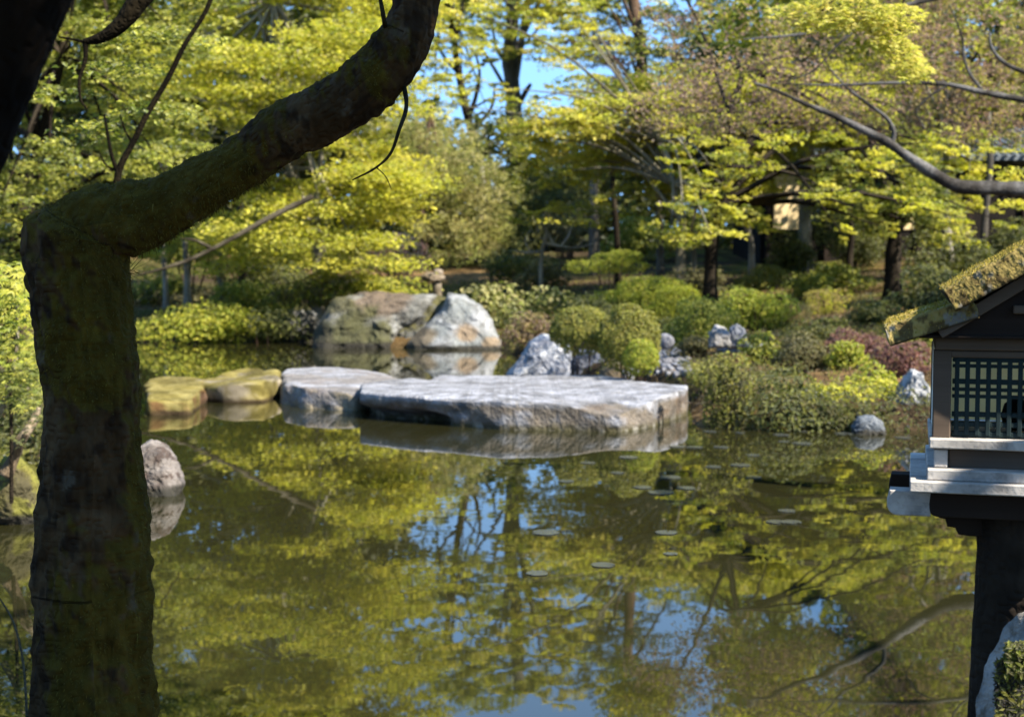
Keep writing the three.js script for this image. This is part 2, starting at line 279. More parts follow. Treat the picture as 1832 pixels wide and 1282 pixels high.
function stonePaint(o) {   // grey stone with lichen, moss and a wet algae line near the water
  return (p, n) => {
    const s = o.scale ?? 3, a = fbm(p.x * s, p.y * s, p.z * s, 5), b = fbm(p.x * s * 2.7 + 9, p.y * s * 2.7, p.z * s * 2.7, 4);
    let c = mixc(o.a, o.b, ss(0.38, 0.62, a)); c = mixc(c, o.spot ?? o.a, ss(0.56, 0.64, b) * (o.spots ?? 0.5));
    if (o.moss) c = mixc(c, o.mossC ?? [0.13, 0.12, 0.015], ss(0.62 - o.moss * 0.3, 0.68 - o.moss * 0.3, fbm(p.x * s + 30, p.y * s, p.z * s, 5) * 0.75 + Math.max(0, n.y) * 0.25));
    if (o.lichen) c = mixc(c, o.lichenC ?? [0.42, 0.22, 0.05], ss(0.63 - o.lichen * 0.2, 0.67 - o.lichen * 0.2, fbm(p.x * s * 0.8 + 50, p.y * s * 0.8, p.z * s * 0.8 + 4, 4)));
    for (const q of o.patches ?? []) c = mixc(c, q[3], 0.9 * ss(1.15, 0.75, Math.hypot((p.x - q[0]) / q[2], (p.y - q[1]) / (q[2] * 0.7)) + (a - 0.5) * 1.3));
    const wl = p.y + (o.y0 ?? 0) + (b - 0.5) * 0.06; if (o.wet) c = mixc(c, [0.035, 0.03, 0.015], 1 - ss(o.wet * 0.5, o.wet, wl));
    return [c[0] * 0.56, c[1] * 0.56, c[2] * 0.57];
  };
}
function addRock(name, label, group, px, d, o) {      // px: left, right, top, base in the photo, at forward distance d (or on the water)
  const [x0, x1, y0, y1] = px; if (d == null) d = -W((x0 + x1) / 2, y1).z; d += o.back ?? 0;
  const a = P(x0, y1, d), b = P(x1, y1, d), top = P((x0 + x1) / 2, y0, d).y, sx = (b.x - a.x) / 2, hy = (top - a.y), sy = hy / (1.9 - (o.sunk ?? 0.5)), sz = sx * (o.deep ?? 0.8);
  const t = thing(name, label, 'rock', V((a.x + b.x) / 2, a.y, a.z - sz * 0.55), group);
  const g = rock(sx * 1.08, sy * 1.1, sz * 1.08, o.seed, o); if (o.turn) g.rotateZ(o.turn); g.computeBoundingBox();
  const bb = g.boundingBox, su = o.sunk ?? 0.5; g.translate(-(bb.min.x + bb.max.x) / 2, -bb.max.y, -(bb.min.z + bb.max.z) / 2); g.scale((b.x - a.x) / (bb.max.x - bb.min.x), hy * (1 + su) / (bb.max.y - bb.min.y), 2 * sz / (bb.max.z - bb.min.z)); g.translate(0, hy, 0);
  g.computeVertexNormals(); paint(g, stonePaint({ ...o, y0: t.position.y })); mesh('stone', boxUV(g), M.stone, t); return t;
}
const grey = [0.3, 0.31, 0.33], pale = [0.5, 0.51, 0.54], brown = [0.17, 0.12, 0.07], buff = [0.34, 0.29, 0.2];
{
  const top1 = [[647, 686], [690, 681], [733, 677], [765, 680], [790, 670], [900, 671], [1085, 671], [1140, 682], [1232, 690], [1228, 697], [1170, 713], [1113, 738, 0.2], [1060, 725, 0.27], [900, 717], [800, 712], [700, 705], [643, 700]].map(q => W(q[0], q[1], q[2] ?? 0.3));
  const g = slab(top1, 0.3, -0.5, { bevel: 0.03, rough: 0.028, wave: 0.035, n: 320, tilt: (x, z) => -0.11 * Math.exp(-((x - 1.1) ** 2 + (z + 14.2) ** 2) / 0.3), under: (x, z, k) => 0.4 * ss(-0.55, -0.95, x) * ss(0.16, 0.3, k) * ss(-17.5, -14.5, z) });
  const scum = (p) => ss(0.55, 0.7, fbm(p.x * 14, p.y * 30, p.z * 14, 3)) * ss(0.055, 0.02, p.y);
  const P1 = (p, n) => {
    const a = fbm(p.x * 1.6, p.y * 6, p.z * 1.6, 5), b = fbm(p.x * 7, p.y * 7, p.z * 7, 4); let c;
    c = mixc([0.55, 0.565, 0.63], [0.47, 0.48, 0.53], ss(0.35, 0.65, a)); c = mixc(c, [0.4, 0.4, 0.43], ss(0.5, 0.7, b) * 0.3); c = mixc(c, [0.25, 0.25, 0.26], ss(0.55, 0.62, fbm(p.x * 40, p.y * 40, p.z * 40, 2)) * 0.4); c = mixc(c, [0.16, 0.145, 0.12], ss(0.57, 0.67, fbm(p.x * 16, p.y * 16, p.z * 16, 3)) * 0.6);
    if (p.y < 0.24) { c = mixc(c, [0.22, 0.17, 0.11], ss(0.3, 0.5, fbm(p.x * 3 + 5, p.y * 8, p.z * 3, 5)) * 0.85); c = mixc(c, [0.2, 0.12, 0.06], ss(0.56, 0.66, fbm(p.x * 2.4 + 3, p.y * 9, p.z * 2.4, 4)) * 0.6); }  // sides darkened: their shade put into the colour, together with brown stains
    c = mixc(c, [0.07, 0.06, 0.012], 1 - ss(0.025, 0.075, p.y + (b - 0.5) * 0.06)); c = mixc(c, [0.05, 0.045, 0.035], ss(0.6, 0.66, fbm(p.x * 4 + 20, p.y * 4, p.z * 9, 5)) * 0.5);
    c = mixc(c, [0.5, 0.48, 0.42], scum(p) * 0.7); return [c[0] * 0.62, c[1] * 0.62, c[2] * 0.62];
  };
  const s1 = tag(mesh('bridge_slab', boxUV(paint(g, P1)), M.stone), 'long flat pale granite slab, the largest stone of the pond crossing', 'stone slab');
  const top2 = [[502, 668], [512, 658], [560, 655], [620, 657], [690, 664], [736, 677], [722, 684], [636, 699], [600, 697], [545, 694], [506, 687]].map(q => W(q[0], q[1], 0.24));
  const g2 = slab(top2, 0.24, -0.5, { bevel: 0.08, rough: 0.05, wave: 0.05, tilt: (x, z) => -0.05 * ss(-2.2, -1.3, x) });
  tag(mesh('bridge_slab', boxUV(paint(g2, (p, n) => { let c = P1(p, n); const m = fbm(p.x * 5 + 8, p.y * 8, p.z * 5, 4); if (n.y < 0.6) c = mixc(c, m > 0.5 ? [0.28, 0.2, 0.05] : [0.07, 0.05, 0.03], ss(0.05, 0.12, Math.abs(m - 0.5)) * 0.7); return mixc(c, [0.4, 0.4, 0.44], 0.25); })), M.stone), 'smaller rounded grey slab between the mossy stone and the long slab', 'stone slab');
  const top3 = [[262, 680], [300, 676], [345, 672], [364, 680], [366, 694], [340, 710], [262, 712]].map(q => W(q[0], q[1], 0.2));
  const top4 = [[350, 676], [400, 668], [440, 661], [470, 666], [498, 674], [500, 684], [470, 693], [400, 695], [354, 690]].map(q => W(q[0], q[1], 0.18));
  const mossed = (m, red) => (p, n) => { const a = fbm(p.x * 5, p.y * 7, p.z * 5, 5), b = fbm(p.x * 2 + 4, p.y * 3, p.z * 2, 4); let c = mixc([0.26, 0.22, 0.08], [0.18, 0.15, 0.045], ss(0.4, 0.6, a)); c = mixc(c, [0.24, 0.21, 0.17], ss(m, m + 0.1, b) * 0.8); c = mixc(c, [0.1, 0.08, 0.02], ss(0.5, 0.62, fbm(p.x * 17, p.y * 17, p.z * 17, 3)) * 0.6); if (red && n.y < 0.7) c = mixc(c, [0.12, 0.05, 0.03], 0.7 * ss(0.42, 0.64, fbm(p.x * 4, p.y * 5, p.z * 4 + 7, 3))); return mixc(c, [0.05, 0.035, 0.02], 1 - ss(0.02, 0.06, p.y + (a - 0.5) * 0.08)); };
  const g4 = slab(top4, 0.17, -0.5, { bevel: 0.06, rough: 0.05, wave: 0.12, tilt: (x, z) => 0.1 * Math.exp(-((x + 3.1) ** 2) / 0.25) });
  tag(mesh('mossy_stone', boxUV(paint(g4, mossed(0.56))), M.mossy), 'low stone covered in golden moss left of the grey slabs', 'stone');
  const g3 = slab(top3, 0.19, -0.5, { bevel: 0.07, rough: 0.07, wave: 0.12 });
  tag(mesh('mossy_stone', boxUV(paint(g3, mossed(0.58, true))), M.mossy), 'low stone with reddish moss beside the leaning mossy tree trunk', 'stone');
}
function boulder(name, label, px, d, o) {     // a stone whose front outline is given; bulges forward and back
  const pts = px.map(q => P(q[0], q[1], d)), cx = pts.reduce((a, p) => a + p.x, 0) / pts.length, cy = pts.reduce((a, p) => a + p.y, 0) / pts.length, base = Math.min(...pts.map(p => p.y)), t = thing(name, label, 'rock', V(cx, base, -d)), NT = o.nt ?? 150, NP = o.np ?? 80, pos = [], idx = [], e = o.rough ?? 0.06, w = (Math.max(...pts.map(p => p.x)) - Math.min(...pts.map(p => p.x))) / 2, D = w * (o.deep ?? 0.6), f = 1.3 / w;
  for (let j = 0; j <= NP; j++) for (let i = 0; i < NT; i++) {
    const a = i / NT * 6.28318, dx = Math.cos(a), dy = Math.sin(a); let R = 1e-3;
    for (let k = 0, m = pts.length - 1; k < pts.length; m = k++) { const ax = pts[m].x - cx, ay = pts[m].y - cy, ex = pts[k].x - pts[m].x, ey = pts[k].y - pts[m].y, den = dx * ey - dy * ex; if (Math.abs(den) < 1e-9) continue; const u = (ax * ey - ay * ex) / den, v = (ax * dy - ay * dx) / den; if (u > R && v >= -1e-6 && v <= 1 + 1e-6) R = u; }
    const ph = j / NP * Math.PI, s = Math.pow(Math.sin(ph), 0.55), c = Math.cos(ph), cz = Math.sign(c) * Math.pow(Math.abs(c), 0.8);
    let x = R * s * dx, y = R * s * dy, z = D * cz - (o.lean ?? 0.35) * R * s * dy; const off = (o.seed ?? 1) * 7.3;
    const n1 = Math.abs(fbm(x * f + off, y * f, z * f, 4) - 0.5) * 2, n2 = fbm(x * f * 2.4 + off, y * f * 2.4, z * f * 2.4, 5) - 0.5, n3 = fbm(x * f * 9, y * f * 9 + off, z * f * 9, 3) - 0.5, k = w * e * (2.2 * n2 - 1.4 * n1 + 0.7 * n3 + 0.25), l = Math.hypot(dx * s, dy * s, cz) || 1;
    pos.push(x + dx * s / l * k, y + dy * s / l * k + cy - base, z + cz / l * k * 1.6 - D * 0.6);
  }
  for (let j = 0; j < NP; j++) for (let i = 0; i < NT; i++) { const a = j * NT + i, b = j * NT + (i + 1) % NT, c = a + NT, g = b + NT; idx.push(a, c, b, b, c, g); }
  const g = new THREE.BufferGeometry(); g.setAttribute('position', new THREE.Float32BufferAttribute(pos, 3)); g.setIndex(idx); g.computeVertexNormals(); paint(g, stonePaint({ ...o, y0: base, patches: (o.patches ?? []).map(q => { const w = P(q[0], q[1], d); return [w.x - cx, w.y - base, q[2] * d / F, q[3]]; }) })); mesh('stone', boxUV(g), M.stone, t); return t;
}
boulder('boulder', 'broad lichen grey boulder with brown top, left of the pair across the water', [[552, 650], [562, 590], [585, 552], [600, 534], [640, 528], [720, 526], [780, 529], [772, 547], [742, 580], [708, 608], [700, 650]], -W(660, 622).z + 0.2, { seed: 5, a: [0.16, 0.155, 0.13], b: [0.3, 0.3, 0.27], spot: [0.42, 0.43, 0.42], spots: 0.8, patches: [[690, 530, 60, [0.2, 0.14, 0.09]], [600, 545, 34, [0.12, 0.11, 0.03]], [640, 608, 80, [0.1, 0.1, 0.02]], [570, 600, 36, [0.05, 0.045, 0.02]]], wet: 0.16, scale: 2.6, rough: 0.07 });
boulder('rock', 'added mossy rock filling the crevice between the two large boulders', [[684, 652], [690, 600], [728, 558], [780, 530], [806, 540], [770, 590], [744, 652]], -W(740, 624).z + 0.75, { seed: 14, a: [0.16, 0.155, 0.13], b: [0.28, 0.28, 0.25], moss: 0.4, mossC: [0.12, 0.11, 0.02], wet: 0.2, scale: 3, rough: 0.1, deep: 0.5 });  // added filler; with the crevice it stands in for a diagonal shadow
boulder('boulder', 'pale blue grey boulder with orange lichen, right of the pair across the water', [[722, 650], [728, 612], [764, 580], [790, 552], [800, 527], [830, 531], [862, 550], [882, 575], [890, 600], [908, 628], [904, 650]], -W(800, 624).z + 0.15, { seed: 12, a: [0.33, 0.36, 0.36], b: [0.5, 0.52, 0.54], spot: [0.22, 0.23, 0.22], spots: 0.7, patches: [[836, 592, 22, [0.42, 0.3, 0.18]], [750, 600, 30, [0.2, 0.15, 0.08]], [880, 612, 15, [0.4, 0.29, 0.17]]], wet: 0.1, scale: 2.6, rough: 0.05 });
addRock('rock', 'dark broken rock at the waterline left of the broad boulder', null, [500, 575, 545, 612], null, { seed: 11, a: [0.12, 0.11, 0.09], b: [0.3, 0.3, 0.3], moss: 0.4, wet: 0.3, scale: 2, deep: 0.8, rough: 0.12 });
boulder('rock', 'slanting white rock with dark veins behind the long slab', [[896, 690], [908, 668], [928, 645], [950, 615], [972, 602], [1000, 604], [1016, 612], [1026, 640], [1034, 690]], -W(965, 672).z, { seed: 23, a: [0.5, 0.52, 0.58], b: [0.8, 0.82, 0.86], spot: [0.2, 0.21, 0.25], spots: 0.5, scale: 3.2, rough: 0.08, deep: 0.7 });
boulder('rock', 'dark blue grey rock right of the slanting white rock', [[1018, 692], [1024, 650], [1038, 628], [1062, 626], [1080, 640], [1086, 692]], -W(1050, 674).z + 0.1, { seed: 31, a: [0.13, 0.14, 0.17], b: [0.36, 0.38, 0.44], spots: 0.4, scale: 4, deep: 0.8, rough: 0.12 });
addRock('rock', 'low brown rock under the clipped round bushes', null, [1072, 1128, 648, 683], null, { seed: 37, a: [0.24, 0.17, 0.09], b: [0.33, 0.26, 0.15], moss: 0.2, scale: 4, deep: 0.9 });
addRock('rock', 'small pale rock at the path end behind the slab', null, [1108, 1152, 657, 684], null, { seed: 41, a: [0.32, 0.32, 0.33], b: [0.5, 0.5, 0.52], scale: 5, deep: 0.8 });
boulder('rock', 'weathered grey and brown rock half sunk at the left shore beside the trunk', [[190, 905], [200, 840], [225, 805], [262, 794], [290, 810], [310, 838], [322, 870], [322, 905]], -W(270, 884).z, { seed: 47, a: [0.16, 0.13, 0.11], b: [0.34, 0.3, 0.27], spot: [0.09, 0.055, 0.04], spots: 0.9, wet: 0.08, scale: 5, deep: 0.7, rough: 0.1 });
boulder('rock', 'tall triangular grey rock left of the wooden lantern', [[1590, 770], [1604, 735], [1618, 700], [1640, 664], [1656, 668], [1668, 700], [1684, 735], [1690, 770]], 14.9, { seed: 53, a: [0.22, 0.24, 0.26], b: [0.5, 0.52, 0.54], spot: [0.7, 0.7, 0.7], spots: 0.8, scale: 5, deep: 0.7, rough: 0.14 });
boulder('rock', 'small bluish rock in the water below the triangular rock', [[1524, 790], [1530, 764], [1542, 748], [1566, 745], [1584, 756], [1590, 790]], -W(1556, 776).z, { seed: 59, a: [0.16, 0.19, 0.22], b: [0.28, 0.31, 0.34], wet: 0.05, scale: 6, deep: 0.8, rough: 0.1 });
boulder('rock', 'white stone beside the path, left of two by the hedge', [[1268, 622], [1272, 596], [1282, 583], [1298, 585], [1308, 600], [1308, 622]], 20, { seed: 61, a: [0.45, 0.43, 0.4], b: [0.66, 0.66, 0.68], scale: 6, deep: 0.8, rough: 0.14, nt: 60, np: 40 });
boulder('rock', 'upright blue grey stone beside the path, right of two', [[1302, 624], [1308, 588], [1322, 580], [1334, 588], [1338, 624]], 20.3, { seed: 67, a: [0.22, 0.24, 0.28], b: [0.36, 0.38, 0.44], scale: 6, deep: 0.8, rough: 0.14, nt: 60, np: 40 });
addRock('rock', 'small round grey stone right of the clipped bushes', null, [1176, 1208, 596, 616], 20.5, { seed: 71, a: [0.36, 0.37, 0.42], b: [0.5, 0.5, 0.55], scale: 6, deep: 0.8 });
addRock('rock', 'dark rock on the waterline under the overhanging left shore', null, [0, 60, 862, 918], null, { seed: 73, a: [0.05, 0.045, 0.03], b: [0.1, 0.09, 0.05], moss: 0.5, mossC: [0.22, 0.2, 0.03], wet: 0.1, scale: 5, deep: 1 });

// ------------------------------------------------------------------ paving of the path behind the slab
{
  const R = rng(77), t = thing('stone_path', 'pale stone paved path leading up from the long slab', 'path', W(1200, 672, 0.2)); t.userData.kind = 'structure'; delete t.userData.category;
  const rows = 7; const paveMats = [0, 1, 2].map(i => std({ color: new THREE.Color(0.24 + 0.04 * i, 0.24 + 0.04 * i, 0.265 + 0.04 * i), map: grainT, bumpMap: grainB, bumpScale: 0.01 }));
  for (let r = 0; r < rows; r++) { let f = 0; while (f < 1) {
    const w = 0.16 + R() * 0.16, y0 = lerp(676, 628, r / rows), y1 = lerp(676, 628, (r + 1) / rows), xl = y => lerp(1160, 1182, (676 - y) / 48), xr = y => lerp(1242, 1238, (676 - y) / 48);
    const g = p => { const q = ground(p[0], p[1]); q.y += 0.02; return q; };
    const a = g([lerp(xl(y0), xr(y0), f), y0]), b = g([lerp(xl(y0), xr(y0), Math.min(1, f + w)), y0]), c = g([lerp(xl(y1), xr(y1), f), y1]);
    const sx = Math.abs(b.x - a.x) * 0.92, sz = Math.abs(c.z - a.z) * 0.93; const m = mesh('paving_stone', new RoundedBoxGeometry(Math.max(0.05, sx), 0.1, sz, 2, 0.025), paveMats[Math.floor(R() * 3)], t);
    m.position.set((a.x + b.x) / 2, (a.y + c.y) / 2 - 0.02 + R() * 0.015, (a.z + c.z) / 2).sub(t.position); m.rotation.set(Math.atan2(c.y - a.y, sz), (R() - 0.5) * 0.08, 0); f += w;
  } }
}
// flat pale stones further up the path
{
  const t = tag(mesh('flat_stone', boxUV(paint(slab([[1285, 624], [1330, 611], [1382, 611], [1388, 620], [1340, 628], [1290, 631]].map(q => ground(q[0], q[1])), ground(1335, 620).y + 0.05, ground(1335, 620).y - 0.3, { bevel: 0.04, n: 80 }), stonePaint({ a: [0.5, 0.5, 0.54], b: [0.62, 0.62, 0.66], scale: 3 }))), M.stone), 'flat pale stepping stone behind the dark shrub on the right bank', 'stone');
}
// ------------------------------------------------------------------ plant builders
const PAL = {
  lime: [[0.49, 0.475, 0.032], [0.41, 0.41, 0.024], [0.56, 0.52, 0.055], [0.32, 0.345, 0.02]],
  green: [[0.21, 0.24, 0.022], [0.3, 0.315, 0.035], [0.145, 0.18, 0.016], [0.38, 0.38, 0.05]],
  gold: [[0.54, 0.5, 0.07], [0.45, 0.445, 0.045], [0.59, 0.52, 0.1], [0.38, 0.4, 0.035]],
  pine: [[0.33, 0.32, 0.08], [0.4, 0.37, 0.11], [0.26, 0.28, 0.05], [0.44, 0.4, 0.16]],
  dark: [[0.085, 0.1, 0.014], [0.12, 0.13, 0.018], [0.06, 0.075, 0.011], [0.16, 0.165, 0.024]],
  red: [[0.2, 0.09, 0.07], [0.26, 0.13, 0.09], [0.14, 0.06, 0.06], [0.24, 0.17, 0.07]],
  plum: [[0.09, 0.035, 0.05], [0.13, 0.06, 0.06], [0.07, 0.03, 0.03]],
  bud: [[0.25, 0.17, 0.1], [0.32, 0.22, 0.14], [0.19, 0.12, 0.08], [0.3, 0.24, 0.07]],
  clip: [[0.25, 0.25, 0.03], [0.19, 0.2, 0.024], [0.32, 0.3, 0.045], [0.15, 0.16, 0.02]],
  bright: [[0.35, 0.37, 0.025], [0.26, 0.31, 0.018], [0.43, 0.42, 0.05]],
  olive: [[0.13, 0.12, 0.035], [0.17, 0.15, 0.05], [0.1, 0.1, 0.025]],
  straw: [[0.42, 0.32, 0.13], [0.34, 0.26, 0.1], [0.3, 0.27, 0.07]],
  pink: [[0.5, 0.32, 0.24], [0.42, 0.24, 0.18], [0.36, 0.3, 0.12], [0.55, 0.42, 0.3]],
  glossy: [[0.3, 0.31, 0.07], [0.18, 0.2, 0.035], [0.42, 0.4, 0.16], [0.12, 0.14, 0.02]],
};
const BARK = { grey: [[0.1, 0.09, 0.075], [0.22, 0.2, 0.17]], pale: [[0.28, 0.25, 0.2], [0.45, 0.42, 0.36]], dark: [[0.022, 0.017, 0.012], [0.05, 0.04, 0.028]], red: [[0.1, 0.06, 0.04], [0.19, 0.13, 0.09]], mott: [[0.17, 0.15, 0.1], [0.34, 0.31, 0.23]] };
function zonePads(R, n, z, dr, rx, ry, skip) {
  const out = []; n = Math.round(n * 1.25);
  for (let k = 0; k < n; k++) {
    let best = null, bd = -1;
    for (let t = 0; t < 8; t++) { const x = lerp(z[0], z[1], R()), y = lerp(z[2], z[3], R()); if (skip && skip(x, y)) continue; let d = 1e9; for (const o of out) d = Math.min(d, Math.hypot((o.x - x) / rx, (o.y - y) / ry)); if (d > bd) { bd = d; best = [x, y]; } }
    if (!best) continue;
    out.push({ x: best[0], y: best[1], d: lerp(dr[0], dr[1], R()), rx: rx * (0.45 + 0.6 * R()), ry: ry * (0.9 + 1.1 * R()) });
  }
  return out;
}
function fillPads(L, R, pads, o) {
  for (const p of pads) {
    const c = P(p.x, p.y, p.d), m = p.d / F, rx = p.rx * m, ry = p.ry * m, s = o.size * 1.2 * (p.d / 34) ** 0.3, lp = s / m, per = o.per ?? 26;
    const n = (o.cover ?? 3) * Math.PI * p.rx * p.ry * 1.3 / (0.3 * lp * lp); p.c = c;
    pad(L, c, rx, ry, Math.min(rx, o.maxDeep ?? 2.4) * (o.deep ?? 0.9), { R, clusters: Math.max(4, Math.round(n / per)), per, size: s, rc: o.rc ?? Math.min(0.46, rx * 0.42), pal: p.pal ?? o.pal, droop: o.droop, lay: o.lay, wild: o.wild, wide: o.wide });
  }
}
function tree(name, label, o) {
  const R = rng(o.seed), path = o.path.map(q => P(q[0], q[1], q[2] ?? o.d)), g0 = path[0].clone(); g0.y = Math.min(g0.y, terrain(g0.x, g0.z)) - 0.15; path.unshift(g0);
  const m = o.d / F, n = path.length, rad = path.map((_, i) => lerp(o.r[0], o.r[1], i / (n - 1)) * m * (i === 0 ? 1.35 : 1));
  const t = thing(name, label, o.cat ?? 'tree', g0, o.group), gs = [limb(path, rad, { seg: n * 6, round: 10, amp: 0.22, freq: 2.2 })];
  const L = new Leaves(20000);
  for (const z of o.zones ?? []) {
    const pads = z.pads ?? zonePads(R, z.n, z.box, z.d, z.rx, z.ry, z.skip); fillPads(L, R, pads, z);
    if (z.limbs !== 0) for (const p of pads) {
      if (R() > (z.limbs ?? 0.6)) continue;
      const k = Math.min(n - 1, 1 + Math.floor((0.35 + 0.65 * R()) * (n - 1))), a = path[k], e = p.c.clone(); if (e.distanceTo(a) > (z.reach ?? 7)) continue;
      const mid = a.clone().lerp(e, 0.5); mid.y += a.distanceTo(e) * 0.08; mid.x += (R() - 0.5) * 0.4; mid.z += (R() - 0.5) * 0.4; const q = Math.min(rad[k] * 0.6, 0.02 + 0.012 * a.distanceTo(e));
      gs.push(limb([a, mid, e], [q, q * 0.7, 0.008], { seg: 7, round: 5, amp: 0.1 }));
    }
  }
  for (const b of o.branches ?? []) { const bp = b.p.map(q => P(q[0], q[1], q[2] ?? o.d)); gs.push(limb(bp, bp.map((_, i) => lerp(b.r[0], b.r[1], i / (bp.length - 1)) * m), { seg: bp.length * 5, round: 7, amp: 0.2 })); }
  const wood = mergeGeometries(gs); local(wood, g0); wood.computeVertexNormals(); const b = BARK[o.bark ?? 'grey']; paint(wood, barkPaint(b[0], b[1], o.bf ?? 2.5)); mesh('trunk', wood, M.bark, t);
  if (L.nv) stuffPart(mesh('crown', L.geo(g0), M.leaf, t));
  return t;
}
function shrub(name, label, px, d, o) {
  let [x0, x1, y0, y1] = px; if (o.snap !== 0 && d > 16.2) { const g = ground((x0 + x1) / 2, y1); if (g.z < -16 && g.y > 0.1) d = clamp(-g.z, d * 0.75, d * 1.2); } if ((o.blobs ?? 7) > 1) { const e = (x1 - x0) * 0.07, f = (y1 - y0) * 0.08; x0 -= e; x1 += e; y0 -= f; y1 += f; }
  const R = rng(o.seed), m = d / F, c = P((x0 + x1) / 2, (y0 + y1) / 2, d), rx = (x1 - x0) / 2 * m, ry = (y1 - y0) / 2 * m, rz = rx * (o.deep ?? 0.8), base = V(c.x, Math.min(c.y - ry * 0.9, terrain(c.x, c.z)), c.z);
  const t = thing(name, label, o.cat ?? 'shrub', base, o.group), L = new Leaves(8000), s = o.size ?? 0.05, lp = s / m, n = Math.round((o.cover ?? 5) * Math.PI * (x1 - x0) * (y1 - y0) / 4 / (0.33 * lp * lp)), off = o.seed * 1.37;
  const nb = o.blobs ?? 7, blobs = []; for (let k = 0; k < nb; k++) { const a = R() * 6.28, r = nb > 1 ? Math.sqrt(R()) * 0.62 : 0, q = nb > 1 ? 0.42 + R() * 0.2 : 1; blobs.push([Math.cos(a) * r, nb > 1 ? (k < 3 ? -0.5 : -0.45 + R() * 0.9 * (1 - 0.4 * r)) : 0, Math.sin(a) * r, q, q * (0.8 + 0.3 * R())]); }
  const surf = (dx, dy, dz) => 1 + (o.lump ?? 0.25) * 2 * (fbm(dx * (o.lf ?? 2.2) + off, dy * (o.lf ?? 2.2), dz * (o.lf ?? 2.2), 3) - 0.5);
  for (let i = 0; i < n; i++) {
    let dx = R() * 2 - 1, dy = R() * 2 - 1, dz = R() * 2 - 1; const l = Math.hypot(dx, dy, dz); if (l > 1 || l < 0.05) { i--; continue; } dx /= l; dy /= l; dz /= l;
    if (dy < -0.55 && R() < 0.7) { continue; }
    const q = o.flat && dy > 0 ? Math.pow(dy, o.flat) : dy, r = surf(dx, dy, dz) * (o.fill ? Math.pow(R(), o.fill) : 1 - 0.16 * R() * R() + (R() - 0.5) * 0.05), w = o.wild ?? 0.7, tint = clamp(fbm(dx * 3 + off, dy * 3, dz * 3 + 5, 3) * 1.6 - 0.3 + (R() - 0.5) * 0.6, 0, 0.999);
    const stray = nb > 1 ? (R() < 0.07 ? 1 + R() * 0.38 : 1) : (R() < 0.04 ? 1 + R() * 0.1 : 1), B = blobs[i % nb], x = c.x + (B[0] + dx * r * B[3] * stray) * rx, y = c.y + (B[1] + q * r * B[4] * stray) * ry, z = c.z + (B[2] + dz * r * B[3]) * rz;
    if (o.needle) L.leaf(x, y, z, dx + (R() - 0.5) * 1.6, 0.2 + (R() - 0.5), dz + (R() - 0.5) * 1.6, R() * 6.28, s * (0.7 + 0.6 * R()), 0.16, vary(R, o.pal, tint));
    else L.leaf(x, y, z, dx + (R() - 0.5) * w * 2, dy * 0.8 + (o.up ?? 0.4) + (R() - 0.5) * w, dz + (R() - 0.5) * w * 2, R() * 6.28, s * (0.65 + 0.7 * R()), o.wide ?? 0.6, vary(R, o.pal, tint));
  }
  const gs = [], k = o.stems ?? 5; for (let i = 0; i < k; i++) { const a = i / k * 6.28 + R(), b0 = base.clone().add(V(Math.cos(a) * rx * 0.12, -0.1, Math.sin(a) * rz * 0.12)), e = c.clone().add(V(Math.cos(a) * rx * (0.2 + 0.3 * R()), ry * (0.3 * R() - 0.1), Math.sin(a) * rz * 0.4)); gs.push(limb([b0, b0.clone().lerp(e, 0.5).add(V((R() - 0.5) * 0.1, 0.03, 0)), e], [0.018 + rx * 0.012, 0.013 + rx * 0.008, 0.005], { seg: 6, round: 5 })); }
  const wood = mergeGeometries(gs); local(wood, base); wood.computeVertexNormals(); const bk = BARK[o.bark ?? 'red']; paint(wood, barkPaint(bk[0], bk[1], 6)); mesh('stem', wood, M.bark, t);
  stuffPart(mesh('leaves', L.geo(base), M.leaf, t)); return t;
}

